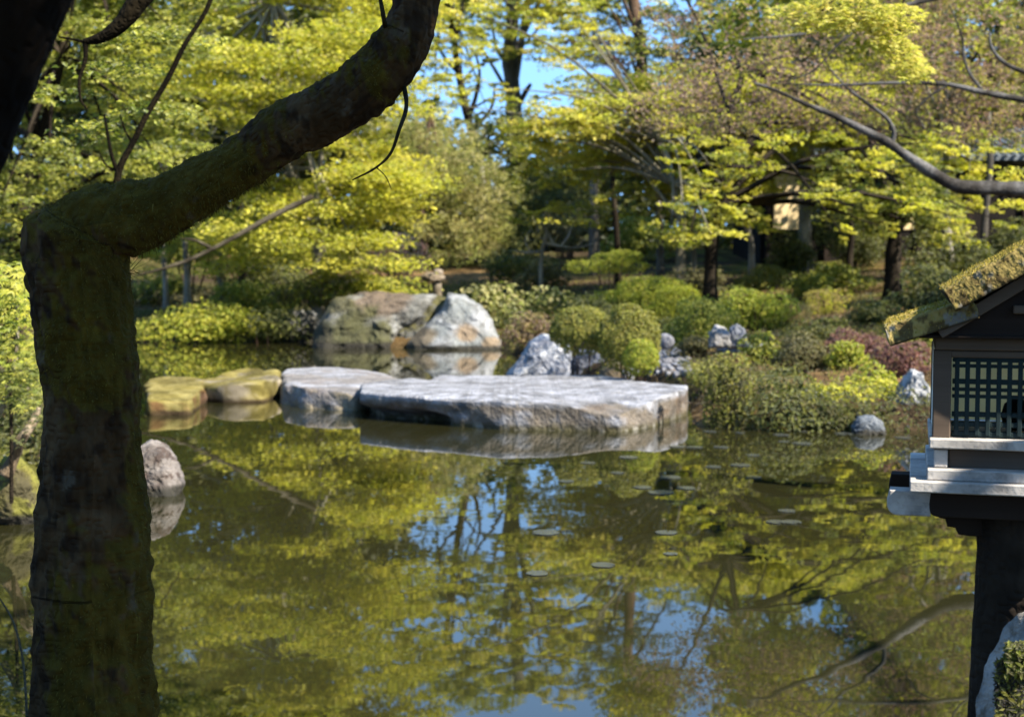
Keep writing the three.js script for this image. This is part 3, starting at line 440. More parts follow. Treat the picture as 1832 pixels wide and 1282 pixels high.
// ------------------------------------------------------------------ the mossy maple in front
{
  const D = 4.4, m = D / F, q = (x, y, d = D) => P(x, y, d), t = thing('maple_tree', 'leaning mossy tree trunk bent sharply to the right in front of the pond', 'tree', q(168, 1400));
  t.position.y = -0.15;
  const trunk = limb([q(172, 1470), q(168, 1282), q(162, 1120), q(160, 960), q(164, 820), q(163, 700), q(152, 590), q(143, 500), q(140, 425), q(158, 385)], [125, 108, 101, 97, 90, 86, 90, 90, 92, 48].map(r => r * m), { seg: 300, round: 100, amp: 0.2, freq: 5, fine: 0.1, oct: 5, ystretch: 0.5 });
  const bough = limb([q(120, 440), q(160, 408), q(225, 395), q(300, 365), q(380, 322), q(450, 280), q(520, 232), q(580, 205), q(645, 160), q(700, 105), q(735, 40), q(752, -30), q(775, -180), q(800, -420)], [68, 70, 64, 53, 46, 45, 50, 52, 48, 46, 41, 40, 36, 30].map(r => r * m), { seg: 300, round: 90, amp: 0.24, freq: 5.5, fine: 0.1, oct: 5, ystretch: 1 });
  const knob = limb([q(98, 470), q(85, 425), q(110, 385)], [38, 44, 30].map(r => r * m), { seg: 30, round: 30, amp: 0.2, freq: 6, fine: 0.06 });
  const g = mergeGeometries([trunk, bough, knob]); local(g, t.position); g.computeVertexNormals();
  const mossAt = (p, n) => fbm(p.x * 4 + 3, p.y * 2.5, p.z * 4, 5) * 0.8 + 0.12 * n.y + 0.1 * n.x;
  paint(g, (p, n) => { const a = fbm(p.x * 9, p.y * 5, p.z * 9, 4), b = fbm(p.x * 28, p.y * 14, p.z * 28, 3); let c = mixc([0.055, 0.032, 0.014], [0.1, 0.062, 0.03], ss(0.35, 0.65, a)); c = mixc(c, [0.022, 0.014, 0.009], ss(0.5, 0.66, b) * 0.8); c = mixc(c, mixc([0.11, 0.08, 0.009], [0.065, 0.045, 0.007], b), ss(0.41, 0.5, mossAt(p, n)) * 0.9); return mixc(c, [0.12, 0.095, 0.065], ss(0.74, 0.8, fbm(p.x * 11 + 40, p.y * 9, p.z * 11, 4)) * 0.6); });
  mesh('trunk', g, M.bark, t);
  const R = rng(3), L = new Leaves(60000), pa = g.attributes.position, na = g.attributes.normal, p = V(), n = V();
  for (let i = 0; i < 52000; i++) {
    const k = Math.floor(R() * pa.count); p.fromBufferAttribute(pa, k); n.fromBufferAttribute(na, k); if (n.z < -0.5) continue; const mm = mossAt(p, n); if (mm < 0.44 + R() * 0.1) continue;
    const l = 0.004 + R() * 0.008 + (R() < 0.006 ? 0.03 : 0), c = vary(R, [[0.1, 0.078, 0.01], [0.065, 0.05, 0.008], [0.14, 0.11, 0.014]], R());
    L.blade(p.x + (R() - 0.5) * 0.008, p.y + (R() - 0.5) * 0.01, p.z, (n.x + (R() - 0.5) * 0.9) * l, (n.y - 0.4 + (R() - 0.5) * 1.2) * l, (n.z + (R() - 0.5) * 0.9) * l, 0.0016, R() * 6.28, c);
  }
  for (let i = 0; i < 26; i++) { const b = q(228 + R() * 12, 478 + R() * 14, D - 0.1).sub(t.position), l = 0.05 + R() * 0.09, a = -0.6 + R() * 1.7; L.blade(b.x, b.y, b.z, Math.cos(a) * l, Math.sin(a) * l * 0.8 - 0.02, (R() - 0.3) * 0.06, 0.0018, R() * 6, [0.1, 0.1, 0.02]); }
  stuffPart(mesh('moss', L.geo(), M.blade, t));
  const twig = (pts, r, nm = 'branch') => { const b = limb(pts.map(a => q(a[0], a[1], a[2] ?? D)), pts.map((_, i) => lerp(r[0], r[1], i / (pts.length - 1)) * m), { seg: pts.length * 7, round: 7, amp: 0.25, freq: 9 }); local(b, t.position); paint(b, barkPaint([0.03, 0.024, 0.014], [0.06, 0.05, 0.025], 12)); return mesh(nm, b, M.bark, t); };
  twig([[722, 150], [727, 190, 4.3], [714, 232, 4.2], [698, 275, 4.2], [672, 300, 4.2], [630, 322, 4.2]], [5, 1.2]); twig([[690, 62], [686, 30, 4.3], [678, -10, 4.3], [660, -60, 4.3]], [6, 2.5]); twig([[672, 298, 4.2], [690, 316, 4.2], [700, 338, 4.2]], [1.2, 0.6]);
  // its unseen crown above the frame, shaped along the sun ray to shade the trunk
  const C = new Leaves(40000), R2 = rng(6);
  for (const [px, py] of [[170, 1300], [230, 1250], [120, 1200], [165, 1100], [165, 900], [165, 700], [160, 500], [230, 400], [330, 340], [430, 285], [540, 220], [650, 150], [740, 30], [60, 1000], [80, 600]]) for (const k of px > 180 ? [4.4] : py > 1000 ? [3.4, 4.6, 6, 7.5] : [3.6, 5.4]) {
    const c = q(px, py).addScaledVector(SUN, k).add(V((R2() - 0.5) * 0.5, (R2() - 0.5) * 0.4, (R2() - 0.5) * 0.5)); if (c.y < 1.9 + Math.max(0, -c.z) * 0.24 + 0.75) continue; pad(C, c, 0.75, 0.3, 0.75, { R: R2, clusters: px > 180 ? 12 : 30, per: 16, size: 0.1, rc: 0.26, pal: PAL.green }); }
  stuffPart(mesh('crown', C.geo(t.position), M.leaf, t));
}
{ // the dark trunk that leans across the corner, nearer still
  const D = 2.3, m = D / F, pts = [[190, -520], [70, -220], [-22, 0], [-78, 130], [-130, 260], [-190, 420], [-260, 700], [-330, 1300], [-340, 2000]].map(a => P(a[0], a[1], D)), t = thing('dark_tree', 'nearly black leaning trunk cutting off the upper left corner', 'tree', V(pts[8].x, -0.1, pts[8].z));
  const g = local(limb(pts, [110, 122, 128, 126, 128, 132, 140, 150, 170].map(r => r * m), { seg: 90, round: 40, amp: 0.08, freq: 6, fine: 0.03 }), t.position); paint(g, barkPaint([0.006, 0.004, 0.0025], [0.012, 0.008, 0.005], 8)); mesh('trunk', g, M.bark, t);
  const C = new Leaves(20000), R = rng(12); for (const [x, y, z, r] of [[-0.3, 3.6, 0.6, 1], [0.4, 3.9, 1.2, 1], [0.3, 4.2, -1.0, 1.1], [1.0, 4.6, -0.6, 0.9], [-0.6, 4.6, -2.0, 1.2]]) pad(C, V(x, y, z), r, r * 0.4, r, { R, clusters: 150, per: 16, size: 0.1, rc: 0.32, pal: PAL.dark });  // unseen crown pads put toward the sun to shade this trunk
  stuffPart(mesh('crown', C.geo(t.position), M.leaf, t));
}
{ // thin dark saplings and a hanging bough at the upper left
  const mk = (name, label, d, list, leaves) => { const o = P(list[0].p[0][0], list[0].p[0][1], d), t = thing(name, label, 'tree', o); o.y = t.position.y = Math.max(terrain(o.x, o.z), 0); list.forEach((b, i) => { const g = limb(b.p.map(a => P(a[0], a[1], d + (a[2] ?? 0))), b.p.map((_, k) => lerp(b.r[0], b.r[1], k / (b.p.length - 1)) * d / F), { seg: b.p.length * 6, round: 7, amp: 0.2, freq: 6 }); local(g, t.position); paint(g, barkPaint([0.008, 0.006, 0.003], [0.016, 0.012, 0.006], 7)); mesh(i ? 'branch' : 'trunk', g, M.bark, t); }); if (leaves) { const L = new Leaves(), R = rng(leaves.seed); fillPads(L, R, leaves.pads, leaves); stuffPart(mesh('crown', L.geo(t.position), M.leaf, t)); } return t; };
  mk('maple_sapling', 'slender dark sapling stem forking behind the bend of the mossy trunk', 9.5, [{ p: [[206, 620], [208, 335], [214, 300], [240, 250], [262, 205], [300, 140], [330, 80], [370, 15], [400, -80]], r: [7, 3.5] }, { p: [[212, 312], [200, 280], [192, 240], [186, 205]], r: [4.5, 2] }, { p: [[236, 256], [222, 230], [214, 205]], r: [2.5, 1] }, { p: [[212, 305], [190, 296], [176, 270]], r: [2.2, 1] }],
    { seed: 5, size: 0.06, cover: 1.5, pal: PAL.green, deep: 0.7, rc: 0.2, pads: [[200, 215], [150, 240], [260, 120], [330, 60], [230, 60], [120, 170], [285, 200], [180, 120]].map(a => ({ x: a[0], y: a[1], d: 9.8, rx: 62, ry: 16 })) });
  mk('overhanging_tree', 'dark bough hanging down in the upper left beside the black trunk', 7.5, [{ p: [[-420, 1250], [-330, 300], [-150, -120], [120, -130], [262, -30], [240, 12], [210, 48], [178, 68], [150, 75]], r: [34, 6] }, { p: [[152, 74], [152, 105], [142, 140], [144, 178], [155, 195]], r: [5, 2] }, { p: [[150, 75], [128, 70], [105, 66]], r: [3, 1.5] }], null);
}

// ------------------------------------------------------------------ the wooden lantern on its post
{
  const D = 3.45, s = D / F, o = P(1850, 475, D), t = thing('wooden_lantern', 'wooden garden lantern on a dark post with a moss covered roof', 'lantern', o); t.rotation.y = -0.28;
  const X = px => (px - 1850) * s, Y = py => (475 - py) * s;
  const bx = (name, x0, x1, y0, y1, z0, z1, mat, r = 0.004, parent = t) => { const m = mesh(name, boxUV(new RoundedBoxGeometry(Math.abs(x1 - x0), Math.abs(y1 - y0), Math.abs(z1 - z0), 2, Math.min(r, Math.abs(y1 - y0) * 0.4, Math.abs(x1 - x0) * 0.4, Math.abs(z1 - z0) * 0.4))), mat, parent); m.position.set((x0 + x1) / 2, (y0 + y1) / 2, (z0 + z1) / 2); return m; };
  const hw = 170 * s, dp = -2 * hw;                       // half width, depth of the body
  // roof tiers: slabs with a mossed, crumbly skin
  const tier = (x0, y0, x1, y1, th, z0, z1, seed) => {
    const len = Math.hypot(x1 - x0, y1 - y0), nx = 90, nz = 60, g = new THREE.BoxGeometry(len, th, z1 - z0, nx, 8, nz).rotateZ(Math.atan2(y1 - y0, x1 - x0)).translate((x0 + x1) / 2, (y0 + y1) / 2, (z0 + z1) / 2); g.deleteAttribute('uv'); const w = mergeVertices(g.deleteAttribute('normal') && g, 1e-5); w.computeVertexNormals(); const p = w.attributes.position, n = w.attributes.normal;
    for (let i = 0; i < p.count; i++) { const x = p.getX(i), y = p.getY(i), z = p.getZ(i), e = (fbm(x * 16 + seed, y * 16, z * 16, 4) - 0.5) * 0.014 + (fbm(x * 70, y * 70, z * 70, 2) - 0.5) * 0.005; if (n.getY(i) < -0.5) continue; p.setXYZ(i, x + n.getX(i) * e, y + n.getY(i) * e, z + n.getZ(i) * e); }
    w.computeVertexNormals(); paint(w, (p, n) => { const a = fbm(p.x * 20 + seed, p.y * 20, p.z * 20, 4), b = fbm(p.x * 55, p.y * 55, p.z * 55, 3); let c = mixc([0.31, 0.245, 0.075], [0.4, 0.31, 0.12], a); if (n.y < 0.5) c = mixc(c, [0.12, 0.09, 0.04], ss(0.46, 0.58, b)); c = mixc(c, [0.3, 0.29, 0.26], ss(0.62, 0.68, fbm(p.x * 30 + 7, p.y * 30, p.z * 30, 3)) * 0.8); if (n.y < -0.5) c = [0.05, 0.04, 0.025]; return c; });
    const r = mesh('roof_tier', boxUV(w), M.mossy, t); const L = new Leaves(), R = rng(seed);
    for (let i = 0; i < 9000; i++) { const k = Math.floor(R() * p.count), ny = n.getY(k); if (n.getY(k) < -0.3 || R() > 0.35 + 0.65 * ny) continue; const l = 0.002 + R() * 0.004 + (R() < 0.02 ? 0.01 : 0); L.blade(p.getX(k) + (R() - 0.5) * 0.006, p.getY(k), p.getZ(k) + (R() - 0.5) * 0.006, (R() - 0.5) * l, l, (R() - 0.3) * l, 0.0014, R() * 6.28, vary(R, [[0.3, 0.25, 0.04], [0.22, 0.2, 0.03], [0.36, 0.27, 0.07]], R())); }
    stuffPart(mesh('moss', L.geo(), M.blade, r)); return r;
  };
  tier(X(1600), Y(603), X(1750), Y(550), 0.052, -0.46, 0.07, 7); tier(X(2100), Y(603), X(1950), Y(550), 0.052, -0.46, 0.07, 17);
  tier(X(1706), Y(537), X(1862), Y(446), 0.06, -0.5, 0.11, 27); tier(X(1994), Y(537), X(1838), Y(446), 0.06, -0.5, 0.107, 37);
  // gable boards and eaves under the thatch
  const gs = new THREE.Shape(); gs.moveTo(X(1668), Y(606)); gs.lineTo(X(1850), Y(484)); gs.lineTo(X(2045), Y(604)); gs.closePath();
  const gb = new THREE.ExtrudeGeometry(gs, { depth: 0.36, bevelEnabled: false }); gb.translate(0, 0, -0.32); mesh('gable', boxUV(gb), M.darkWood, t);
  bx('eave_board', X(1655), X(2045), Y(605.5), Y(599), -0.42, 0.05, M.darkWood);
  for (const [a, b] of [[[1690, 596], [1850, 492]], [[2010, 596], [1850, 492]]]) { const g = new RoundedBoxGeometry(Math.hypot(X(a[0]) - X(b[0]), Y(a[1]) - Y(b[1])), 0.03, 0.02, 2, 0.003).rotateZ(Math.atan2(Y(b[1]) - Y(a[1]), X(b[0]) - X(a[0]))); const m = mesh('barge_board', boxUV(g), M.wood, t); m.position.set((X(a[0]) + X(b[0])) / 2, (Y(a[1]) + Y(b[1])) / 2, 0.052); }
  bx('carved_boss', X(1815), X(1885), Y(560), Y(545), 0.04, 0.06, M.wood);
  // body
  bx('head_beam', X(1684), X(2016), Y(628), Y(606), -0.4, 0.006, M.wood); bx('lintel', X(1712), X(1988), Y(642), Y(629), -0.03, -0.006, M.wood);
  for (const [a, b] of [[1682, 1714], [1986, 2018]]) for (const z of [0, dp + 0.06]) bx('corner_post', X(a), X(b), Y(790), Y(628.5), z - 0.042, z - 0.002, M.wood);
  for (const x of [1684, 2010]) bx('side_screen', X(x), X(x + 3), Y(789), Y(629), dp + 0.06, -0.043, M.paper, 0.001);
  bx('paper_screen', X(1717), X(1983), Y(786), Y(642), dp + 0.035, dp + 0.037, M.paper, 0.0005);
  const lat = thing('x', '', ''); scene.remove(lat); lat.userData = {}; lat.name = 'lattice_window'; t.add(lat);
  for (let i = 0; i < 15; i++) { const x = 1724 + i * 18.2; bx('lattice_bar', X(x - 4), X(x + 4), Y(784), Y(644), -0.022, -0.01, M.lattice, 0.002, lat); }
  for (const [y, h] of [[645, 5], [657.5, 3], [686, 4.5], [700.5, 3], [713, 3], [746, 4.5], [764, 4.5], [782, 5]]) bx('lattice_rail', X(1716), X(1984), Y(y + h), Y(y - h), -0.03, -0.0135, M.lattice, 0.002, lat);
  const pot = mesh('lamp_pot', new THREE.LatheGeometry([[0, 0], [0.03, 0], [0.045, 0.02], [0.05, 0.05], [0.04, 0.085], [0.018, 0.1], [0, 0.102]].map(a => new THREE.Vector2(a[0], a[1])), 20), M.dark, t); pot.scale.set(0.8, 0.8, 0.8); pot.position.set(X(1838), Y(786), -0.2);
  // stepped base boards
  bx('base_board', X(1677), X(2023), Y(807), Y(789), dp + 0.0, 0.028, M.paleWood); bx('base_recess', X(1712), X(1988), Y(845), Y(809), dp + 0.03, -0.012, M.wood);
  for (const x of [1686, 1990]) bx('base_block', X(x), X(x + 24), Y(843), Y(810), -0.03, 0.012, M.paleWood);
  bx('base_board', X(1674), X(2026), Y(864), Y(844), dp, 0.04, M.paleWood); bx('base_board', X(1644), X(2056), Y(885), Y(864.5), dp - 0.03, 0.062, M.paleWood);
  // bracket arms under the base, with rounded ends, and the post
  const arm = (len, name) => { const h = 0.056, sh = new THREE.Shape(); sh.moveTo(0, 0); sh.lineTo(len - 0.02, 0); sh.quadraticCurveTo(len, 0.004, len, 0.03); sh.lineTo(len - 0.006, h); sh.lineTo(0, h); sh.closePath(); return new THREE.ExtrudeGeometry(sh, { depth: 0.06, bevelEnabled: true, bevelSize: 0.004, bevelThickness: 0.004, bevelSegments: 2 }); };
  for (const [sx, z] of [[-1, -0.07], [1, -0.07], [-1, -0.36], [1, -0.36]]) { const m = mesh('bracket_arm', boxUV(arm(0.235)), M.darkWood, t), e = mesh('arm_end', boxUV(arm(0.1).translate(0.2355, 0, 0)), z > -0.1 ? M.paleWood : M.darkWood, t); for (const q of [m, e]) { q.position.set(0, Y(934), z); if (sx < 0) { q.rotation.y = Math.PI; q.position.z += 0.06; } } }  // front arm ends: sunlight put into the paler wood; back ends stay dark
  const cs = new THREE.Shape(); const cp = [[1690, 932], [1700, 950], [1712, 952], [1716, 966], [1730, 968], [1736, 980], [1752, 982], [1948, 982], [1964, 980], [1970, 968], [1984, 966], [1988, 952], [2000, 950], [2010, 932]]; cp.forEach((a, i) => i ? cs.lineTo(X(a[0]), Y(a[1])) : cs.moveTo(X(a[0]), Y(a[1]))); cs.closePath();
  const cg = new THREE.ExtrudeGeometry(cs, { depth: 0.08, bevelEnabled: true, bevelSize: 0.003, bevelThickness: 0.003, bevelSegments: 1 }); cg.translate(0, 0, -0.2); mesh('corbel', boxUV(cg), M.darkWood, t);
  const pg = limb([V(0, Y(892), -0.16), V(-0.004, Y(1050), -0.16), V(-0.012, Y(1280), -0.16), V(-0.02, -1.75, -0.16)], [0.112, 0.11, 0.114, 0.125], { seg: 40, round: 40, amp: 0.05, freq: 5, fine: 0.02 }); paint(pg, barkPaint([0.016, 0.012, 0.01], [0.035, 0.027, 0.02], 9)); mesh('post', pg, M.bark, t);
}
{ // lichened white stone with creeping twigs at the foot of the post
  const d = 3.1, t = addRock('rock', 'white lichened stone at the lower right foot of the lantern post', null, [1770, 2000, 1095, 1420], d, { seed: 83, a: [0.4, 0.39, 0.36], b: [0.62, 0.6, 0.56], spot: [0.26, 0.23, 0.19], spots: 0.8, scale: 14, deep: 0.7, rough: 0.08, sunk: 0.1, cuts: [[-0.8, 0.42, 0.3, 0.42]] }), R = rng(84), L = new Leaves();
  for (let i = 0; i < 900; i++) { const p = P(1782 + R() * 60, 1180 + R() * 110, d - 0.1 - R() * 0.1); L.leaf(p.x, p.y, p.z, R() - 0.5, 0.4, 1, R() * 6.28, 0.012 + R() * 0.012, 0.35, vary(R, [[0.05, 0.05, 0.02], [0.2, 0.2, 0.03], [0.03, 0.025, 0.02]], R())); }
  for (let i = 0; i < 900; i++) { const p = P(1800 + R() * 60, 1150 + R() * 60, d - 0.12 - R() * 0.1); L.leaf(p.x, p.y, p.z, R() - 0.5, 0.8, 0.6, R() * 6.28, 0.012 + R() * 0.014, 0.4, vary(R, [[0.2, 0.22, 0.02], [0.1, 0.1, 0.02]], R())); }
  const o = P(1820, 1260, d); tag(mesh('creeping_plant', L.geo(), M.leaf), 'small dark leaved creeper growing over the white lichened stone', 'plant');
}

// ------------------------------------------------------------------ stone lantern on the far boulder
{
  const d = 31.6, m = d / F, o = P(782, 534, d), t = thing('stone_lantern', 'small stone lantern with a lumpy mushroom cap standing on the boulder', 'lantern', o);
  const cap = rock(29 * m, 13 * m, 24 * m, 91, { detail: 14, rough: 0.14, cuts: [[0, -1, 0, 0.5]] }); cap.translate(-7 * m, 37 * m, 0); paint(cap, stonePaint({ a: [0.3, 0.23, 0.15], b: [0.42, 0.34, 0.25], scale: 6 })); mesh('cap', boxUV(cap), M.stone, t);
  const bump = rock(12 * m, 9 * m, 12 * m, 92, { detail: 10 }); bump.translate(2 * m, 47 * m, 0); paint(bump, stonePaint({ a: [0.34, 0.28, 0.2], b: [0.46, 0.38, 0.3], scale: 6 })); mesh('finial', boxUV(bump), M.stone, t);
  const st = limb([V(0, -0.12, 0), V(0, 8 * m, 0), V(-1 * m, 30 * m, 0)], [12 * m, 8 * m, 9 * m], { seg: 14, round: 14, amp: 0.12 }); paint(st, stonePaint({ a: [0.22, 0.17, 0.1], b: [0.4, 0.33, 0.24], scale: 6 })); mesh('stem', st, M.stone, t);
}
// ------------------------------------------------------------------ the house behind the trees
{
  const d = 47, m = d / F, b0 = P(1600, 430, d), t = thing('house', 'low wooden house with cream wall panels behind the trees on the right', 'house', V(b0.x, terrain(b0.x, b0.z) - 0.1, b0.z));
  const X = px => P(px, 400, d).x - t.position.x, Y = py => P(1600, py, d).y - t.position.y;
  const bx = (name, x0, x1, y0, y1, z0, z1, mat, par = t) => { const q = mesh(name, boxUV(new THREE.BoxGeometry(x1 - x0, y1 - y0, z1 - z0)), mat, par); q.position.set((x0 + x1) / 2, (y0 + y1) / 2, (z0 + z1) / 2); return q; };
  bx('wall', X(1362), X(2050), Y(470) - 1.2, Y(296), -6, -0.12, M.dark);
  for (const [a, b] of [[1385, 1434], [1560, 1640]]) bx('wall_panel', X(a), X(b), Y(410), Y(306), -0.119, -0.06, M.plaster);
  for (const x of [1370, 1436, 1476, 1552, 1642, 1730, 1830]) bx('post', X(x), X(x) + 0.2, Y(470) - 1.2, Y(300), -0.118, 0.03, M.darkWood);
  for (const [a, b] of [[1455, 1474], [1490, 1548], [1660, 1725]]) bx('window', X(a), X(b), Y(400), Y(318), -0.119, -0.07, M.lattice);
  bx('tie_beam', X(1362), X(2050), Y(306), Y(296), -0.117, 0.08, M.darkWood);
  const roofW = X(2100) - X(1340), rs = new THREE.Shape(); rs.moveTo(0.45, Y(288)); rs.lineTo(0.45, Y(280)); rs.lineTo(-3.2, Y(215)); rs.lineTo(-7.2, Y(280)); rs.lineTo(-7.2, Y(288)); rs.lineTo(-3.2, Y(226)); rs.closePath();
  const rg = new THREE.ExtrudeGeometry(rs, { depth: roofW, bevelEnabled: false }).rotateY(Math.PI / 2); rg.scale(1, 1, -1); rg.translate(X(1340), 0, 0);
  const idx = rg.index ? rg : rg; const rp = rg.attributes.position; for (let i = 0; i < rp.count; i += 3) { for (const k of ['position', 'normal']) { const a = rg.attributes[k], x = a.getX(i), y = a.getY(i), z = a.getZ(i); a.setXYZ(i, a.getX(i + 1), a.getY(i + 1), a.getZ(i + 1)); a.setXYZ(i + 1, x, y, z); } }
  rg.computeVertexNormals(); const roof = mesh('roof', boxUV(rg), M.tile, t);
  // rows of round tiles down the slope that faces the pond
  const a = V(0, Y(279.5), 1), e = V(0, Y(214.5), 3.2), ang = Math.atan2(Y(215) - Y(280), 4.1), len = Math.hypot(Y(215) - Y(280), 4.1), tg = new THREE.CylinderGeometry(0.07, 0.07, len, 8, 1); tg.rotateX(-Math.PI / 2 + ang);
  for (let i = 0; i < 44; i++) { const q = mesh('tile', tg, M.tile, roof); q.position.set(X(1345) + i * 0.3, (Y(280) + Y(215)) / 2 + 0.02, (0.9 - 3.2) / 2); }
}

// ------------------------------------------------------------------ trees beyond the pond
const gap = (x, y) => (x > 770 && x < 1075 && y > 60 && y < 215) || (x > 690 && x < 760 && y > 5 && y < 70);
const skyTop = (x, y) => y < -230 || (x > 1170 && x < 1370 && y > -215 && y < 10) || (x > 1410 && x < 1580 && y > -190 && y < 20) || (x > 700 && x < 900 && y > -110 && y < -15);
tree('maple_tree', 'spreading lime green maple in flat layers, behind the mossy trunk', { seed: 101, d: 34, path: [[570, 515], [572, 470], [560, 400], [520, 300], [500, 180], [490, 0]], r: [17, 7], bark: 'pale', zones: [
  { n: 46, box: [220, 720, -20, 480], d: [31, 36], rx: 100, ry: 17, size: 0.085, pal: PAL.lime, cover: 2.2, reach: 6, skip: (x, y) => y > 330 && y > 560 - x * 0.2 && x > 620 },
  { pads: [[560, 110, 130, 40], [610, 60, 110, 30], [480, 170, 130, 22], [660, 310, 80, 26], [560, 372, 110, 20], [470, 410, 120, 16], [590, 428, 130, 18], [650, 470, 110, 14], [690, 350, 50, 24], [400, 210, 120, 16], [390, 100, 120, 26], [520, 250, 100, 14]].map(a => ({ x: a[0], y: a[1], d: 30.5, rx: a[2], ry: a[3] })), size: 0.085, pal: PAL.lime, cover: 3, limbs: 0.5 },
  { n: 26, box: [200, 760, -240, -30], d: [31, 38], rx: 130, ry: 36, size: 0.12, pal: PAL.lime, cover: 1.7, limbs: 0.2, skip: skyTop }] });
tree('maple_tree', 'shaded darker green maple filling the upper left behind the saplings', { seed: 102, d: 22, path: [[20, 560], [30, 420], [70, 260], [110, 100], [140, -100]], r: [16, 6], bark: 'dark', zones: [
  { n: 54, box: [-80, 330, 20, 520], d: [19, 25], rx: 75, ry: 17, size: 0.07, pal: PAL.green, cover: 1.9, reach: 5, skip: (x, y) => (x > 150 && y > 400) },
  { n: 22, box: [-200, 330, -240, 10], d: [20, 26], rx: 120, ry: 40, size: 0.12, pal: PAL.green, cover: 1.7, limbs: 0.2 }] });
tree('conifer_tree', 'weeping pale olive conifer with a leaning trunk behind the boulders', { seed: 103, d: 50, path: [[738, 505], [752, 470], [757, 420], [748, 370], [738, 325], [760, 260], [770, 205]], r: [13, 5], bark: 'red', zones: [
  { pads: [[780, 225, 70, 30], [740, 262, 90, 34], [820, 290, 75, 36], [700, 300, 70, 30], [790, 340, 90, 34], [850, 385, 70, 40], [870, 330, 55, 30], [800, 400, 80, 30], [680, 345, 50, 24], [840, 440, 60, 26], [880, 420, 50, 30], [770, 300, 80, 40], [720, 232, 60, 22]].map(a => ({ x: a[0], y: a[1], d: 49.3 + (a[0] % 7) * 0.2, rx: a[2], ry: a[3] })), size: 0.128, wide: 0.25, pal: PAL.pine, cover: 3.4, droop: 0.7, lay: 0.8, wild: 1.2, limbs: 0.9 }] });
tree('tall_tree', 'tall grey trunk rising straight through the gap of blue sky', { seed: 104, d: 70, path: [[938, 350], [930, 300], [924, 240], [918, 180], [912, 110], [916, 40], [925, -60], [930, -200]], r: [20, 9], bark: 'grey', branches: [{ p: [[922, 200], [940, 165], [950, 150]], r: [6, 3] }, { p: [[914, 120], [890, 90], [880, 40]], r: [5, 2] }], zones: [
  { n: 18, box: [800, 1110, -200, 40], d: [65, 75], rx: 70, ry: 24, size: 0.174, pal: PAL.gold, cover: 1.9, skip: skyTop, reach: 14 },
  { pads: [[1000, 75, 50, 12], [860, 60, 60, 16], [930, 95, 60, 12], [980, 20, 60, 18], [1050, 30, 60, 20]].map(a => ({ x: a[0], y: a[1], d: 68.5, rx: a[2], ry: a[3] })), size: 0.161, pal: PAL.gold, cover: 2.2 }] });
tree('slender_tree', 'dark slender tree with bare forking limbs against the sky', { seed: 105, d: 66, path: [[868, 330], [850, 260], [835, 200], [822, 140], [812, 70], [800, -20], [790, -120]], r: [9, 4], bark: 'dark', branches: [{ p: [[838, 215], [852, 170], [858, 130], [850, 90]], r: [5, 2] }, { p: [[820, 130], [790, 95], [775, 60]], r: [4, 1.5] }, { p: [[845, 235], [880, 190], [885, 150]], r: [4, 1.5] }, { p: [[826, 150], [850, 120], [880, 108]], r: [2.5, 1] }], zones: [
  { n: 14, box: [770, 900, 0, 250], d: [63, 68], rx: 45, ry: 11, size: 0.117, pal: PAL.green, cover: 1.2, reach: 8 },
  { n: 10, box: [700, 900, -200, 10], d: [63, 69], rx: 80, ry: 20, size: 0.151, pal: PAL.green, cover: 1.6, skip: skyTop }] });
tree('pine_tree', 'tall reddish pine trunk with dark top right of the sky gap', { seed: 106, d: 66, path: [[1156, 455], [1146, 400], [1136, 330], [1140, 250], [1148, 160], [1146, 80], [1134, 0], [1130, -140]], r: [15, 9], bark: 'red', zones: [
  { n: 20, box: [1050, 1290, -200, 110], d: [62, 70], rx: 62, ry: 20, size: 0.146, wide: 0.3, pal: PAL.dark, cover: 1.8, skip: skyTop },
  { pads: [[1060, 70, 50, 14], [1085, 110, 45, 14], [1035, 100, 36, 10], [1075, 160, 36, 16], [1100, 140, 40, 16]].map(a => ({ x: a[0], y: a[1], d: 64.5, rx: a[2], ry: a[3] })), size: 0.120, pal: PAL.plum, cover: 2 }] });
tree('maple_tree', 'golden green maple in front of the reddish pine trunk', { seed: 107, d: 33, path: [[1218, 455], [1222, 400], [1205, 330], [1180, 250], [1150, 180]], r: [10, 4], bark: 'mott', zones: [
  { n: 34, box: [940, 1330, 150, 300], d: [32.5, 36.5], rx: 75, ry: 17, size: 0.09, pal: PAL.gold, cover: 1.8, skip: (x, y) => gap(x, y) },
  { n: 16, box: [940, 1200, 260, 400], d: [33, 36], rx: 56, ry: 13, size: 0.085, pal: [...PAL.lime, ...PAL.green], cover: 1.1 }, { n: 14, box: [1200, 1330, 260, 430], d: [27, 31], rx: 56, ry: 13, size: 0.085, pal: [...PAL.lime, ...PAL.green], cover: 1.1 }, { n: 18, box: [1010, 1300, -10, 230], d: [58, 66], rx: 62, ry: 13, size: 0.12, pal: [...PAL.gold, ...PAL.lime], cover: 1.2 }, { n: 34, box: [690, 1080, 0, 200], d: [32.6, 35], rx: 44, ry: 8, size: 0.085, pal: [...PAL.gold, ...PAL.lime], cover: 1.1, reach: 6, skip: (x, y) => x > 850 && x < 1000 && y > 105 && y < 155 },
  { pads: [[1000, 195, 65, 16], [960, 225, 50, 14], [1060, 215, 70, 18], [1010, 235, 70, 16], [1100, 180, 60, 16]].map(a => ({ x: a[0], y: a[1], d: 33, rx: a[2], ry: a[3] })), size: 0.09, pal: PAL.gold, cover: 3 }] });
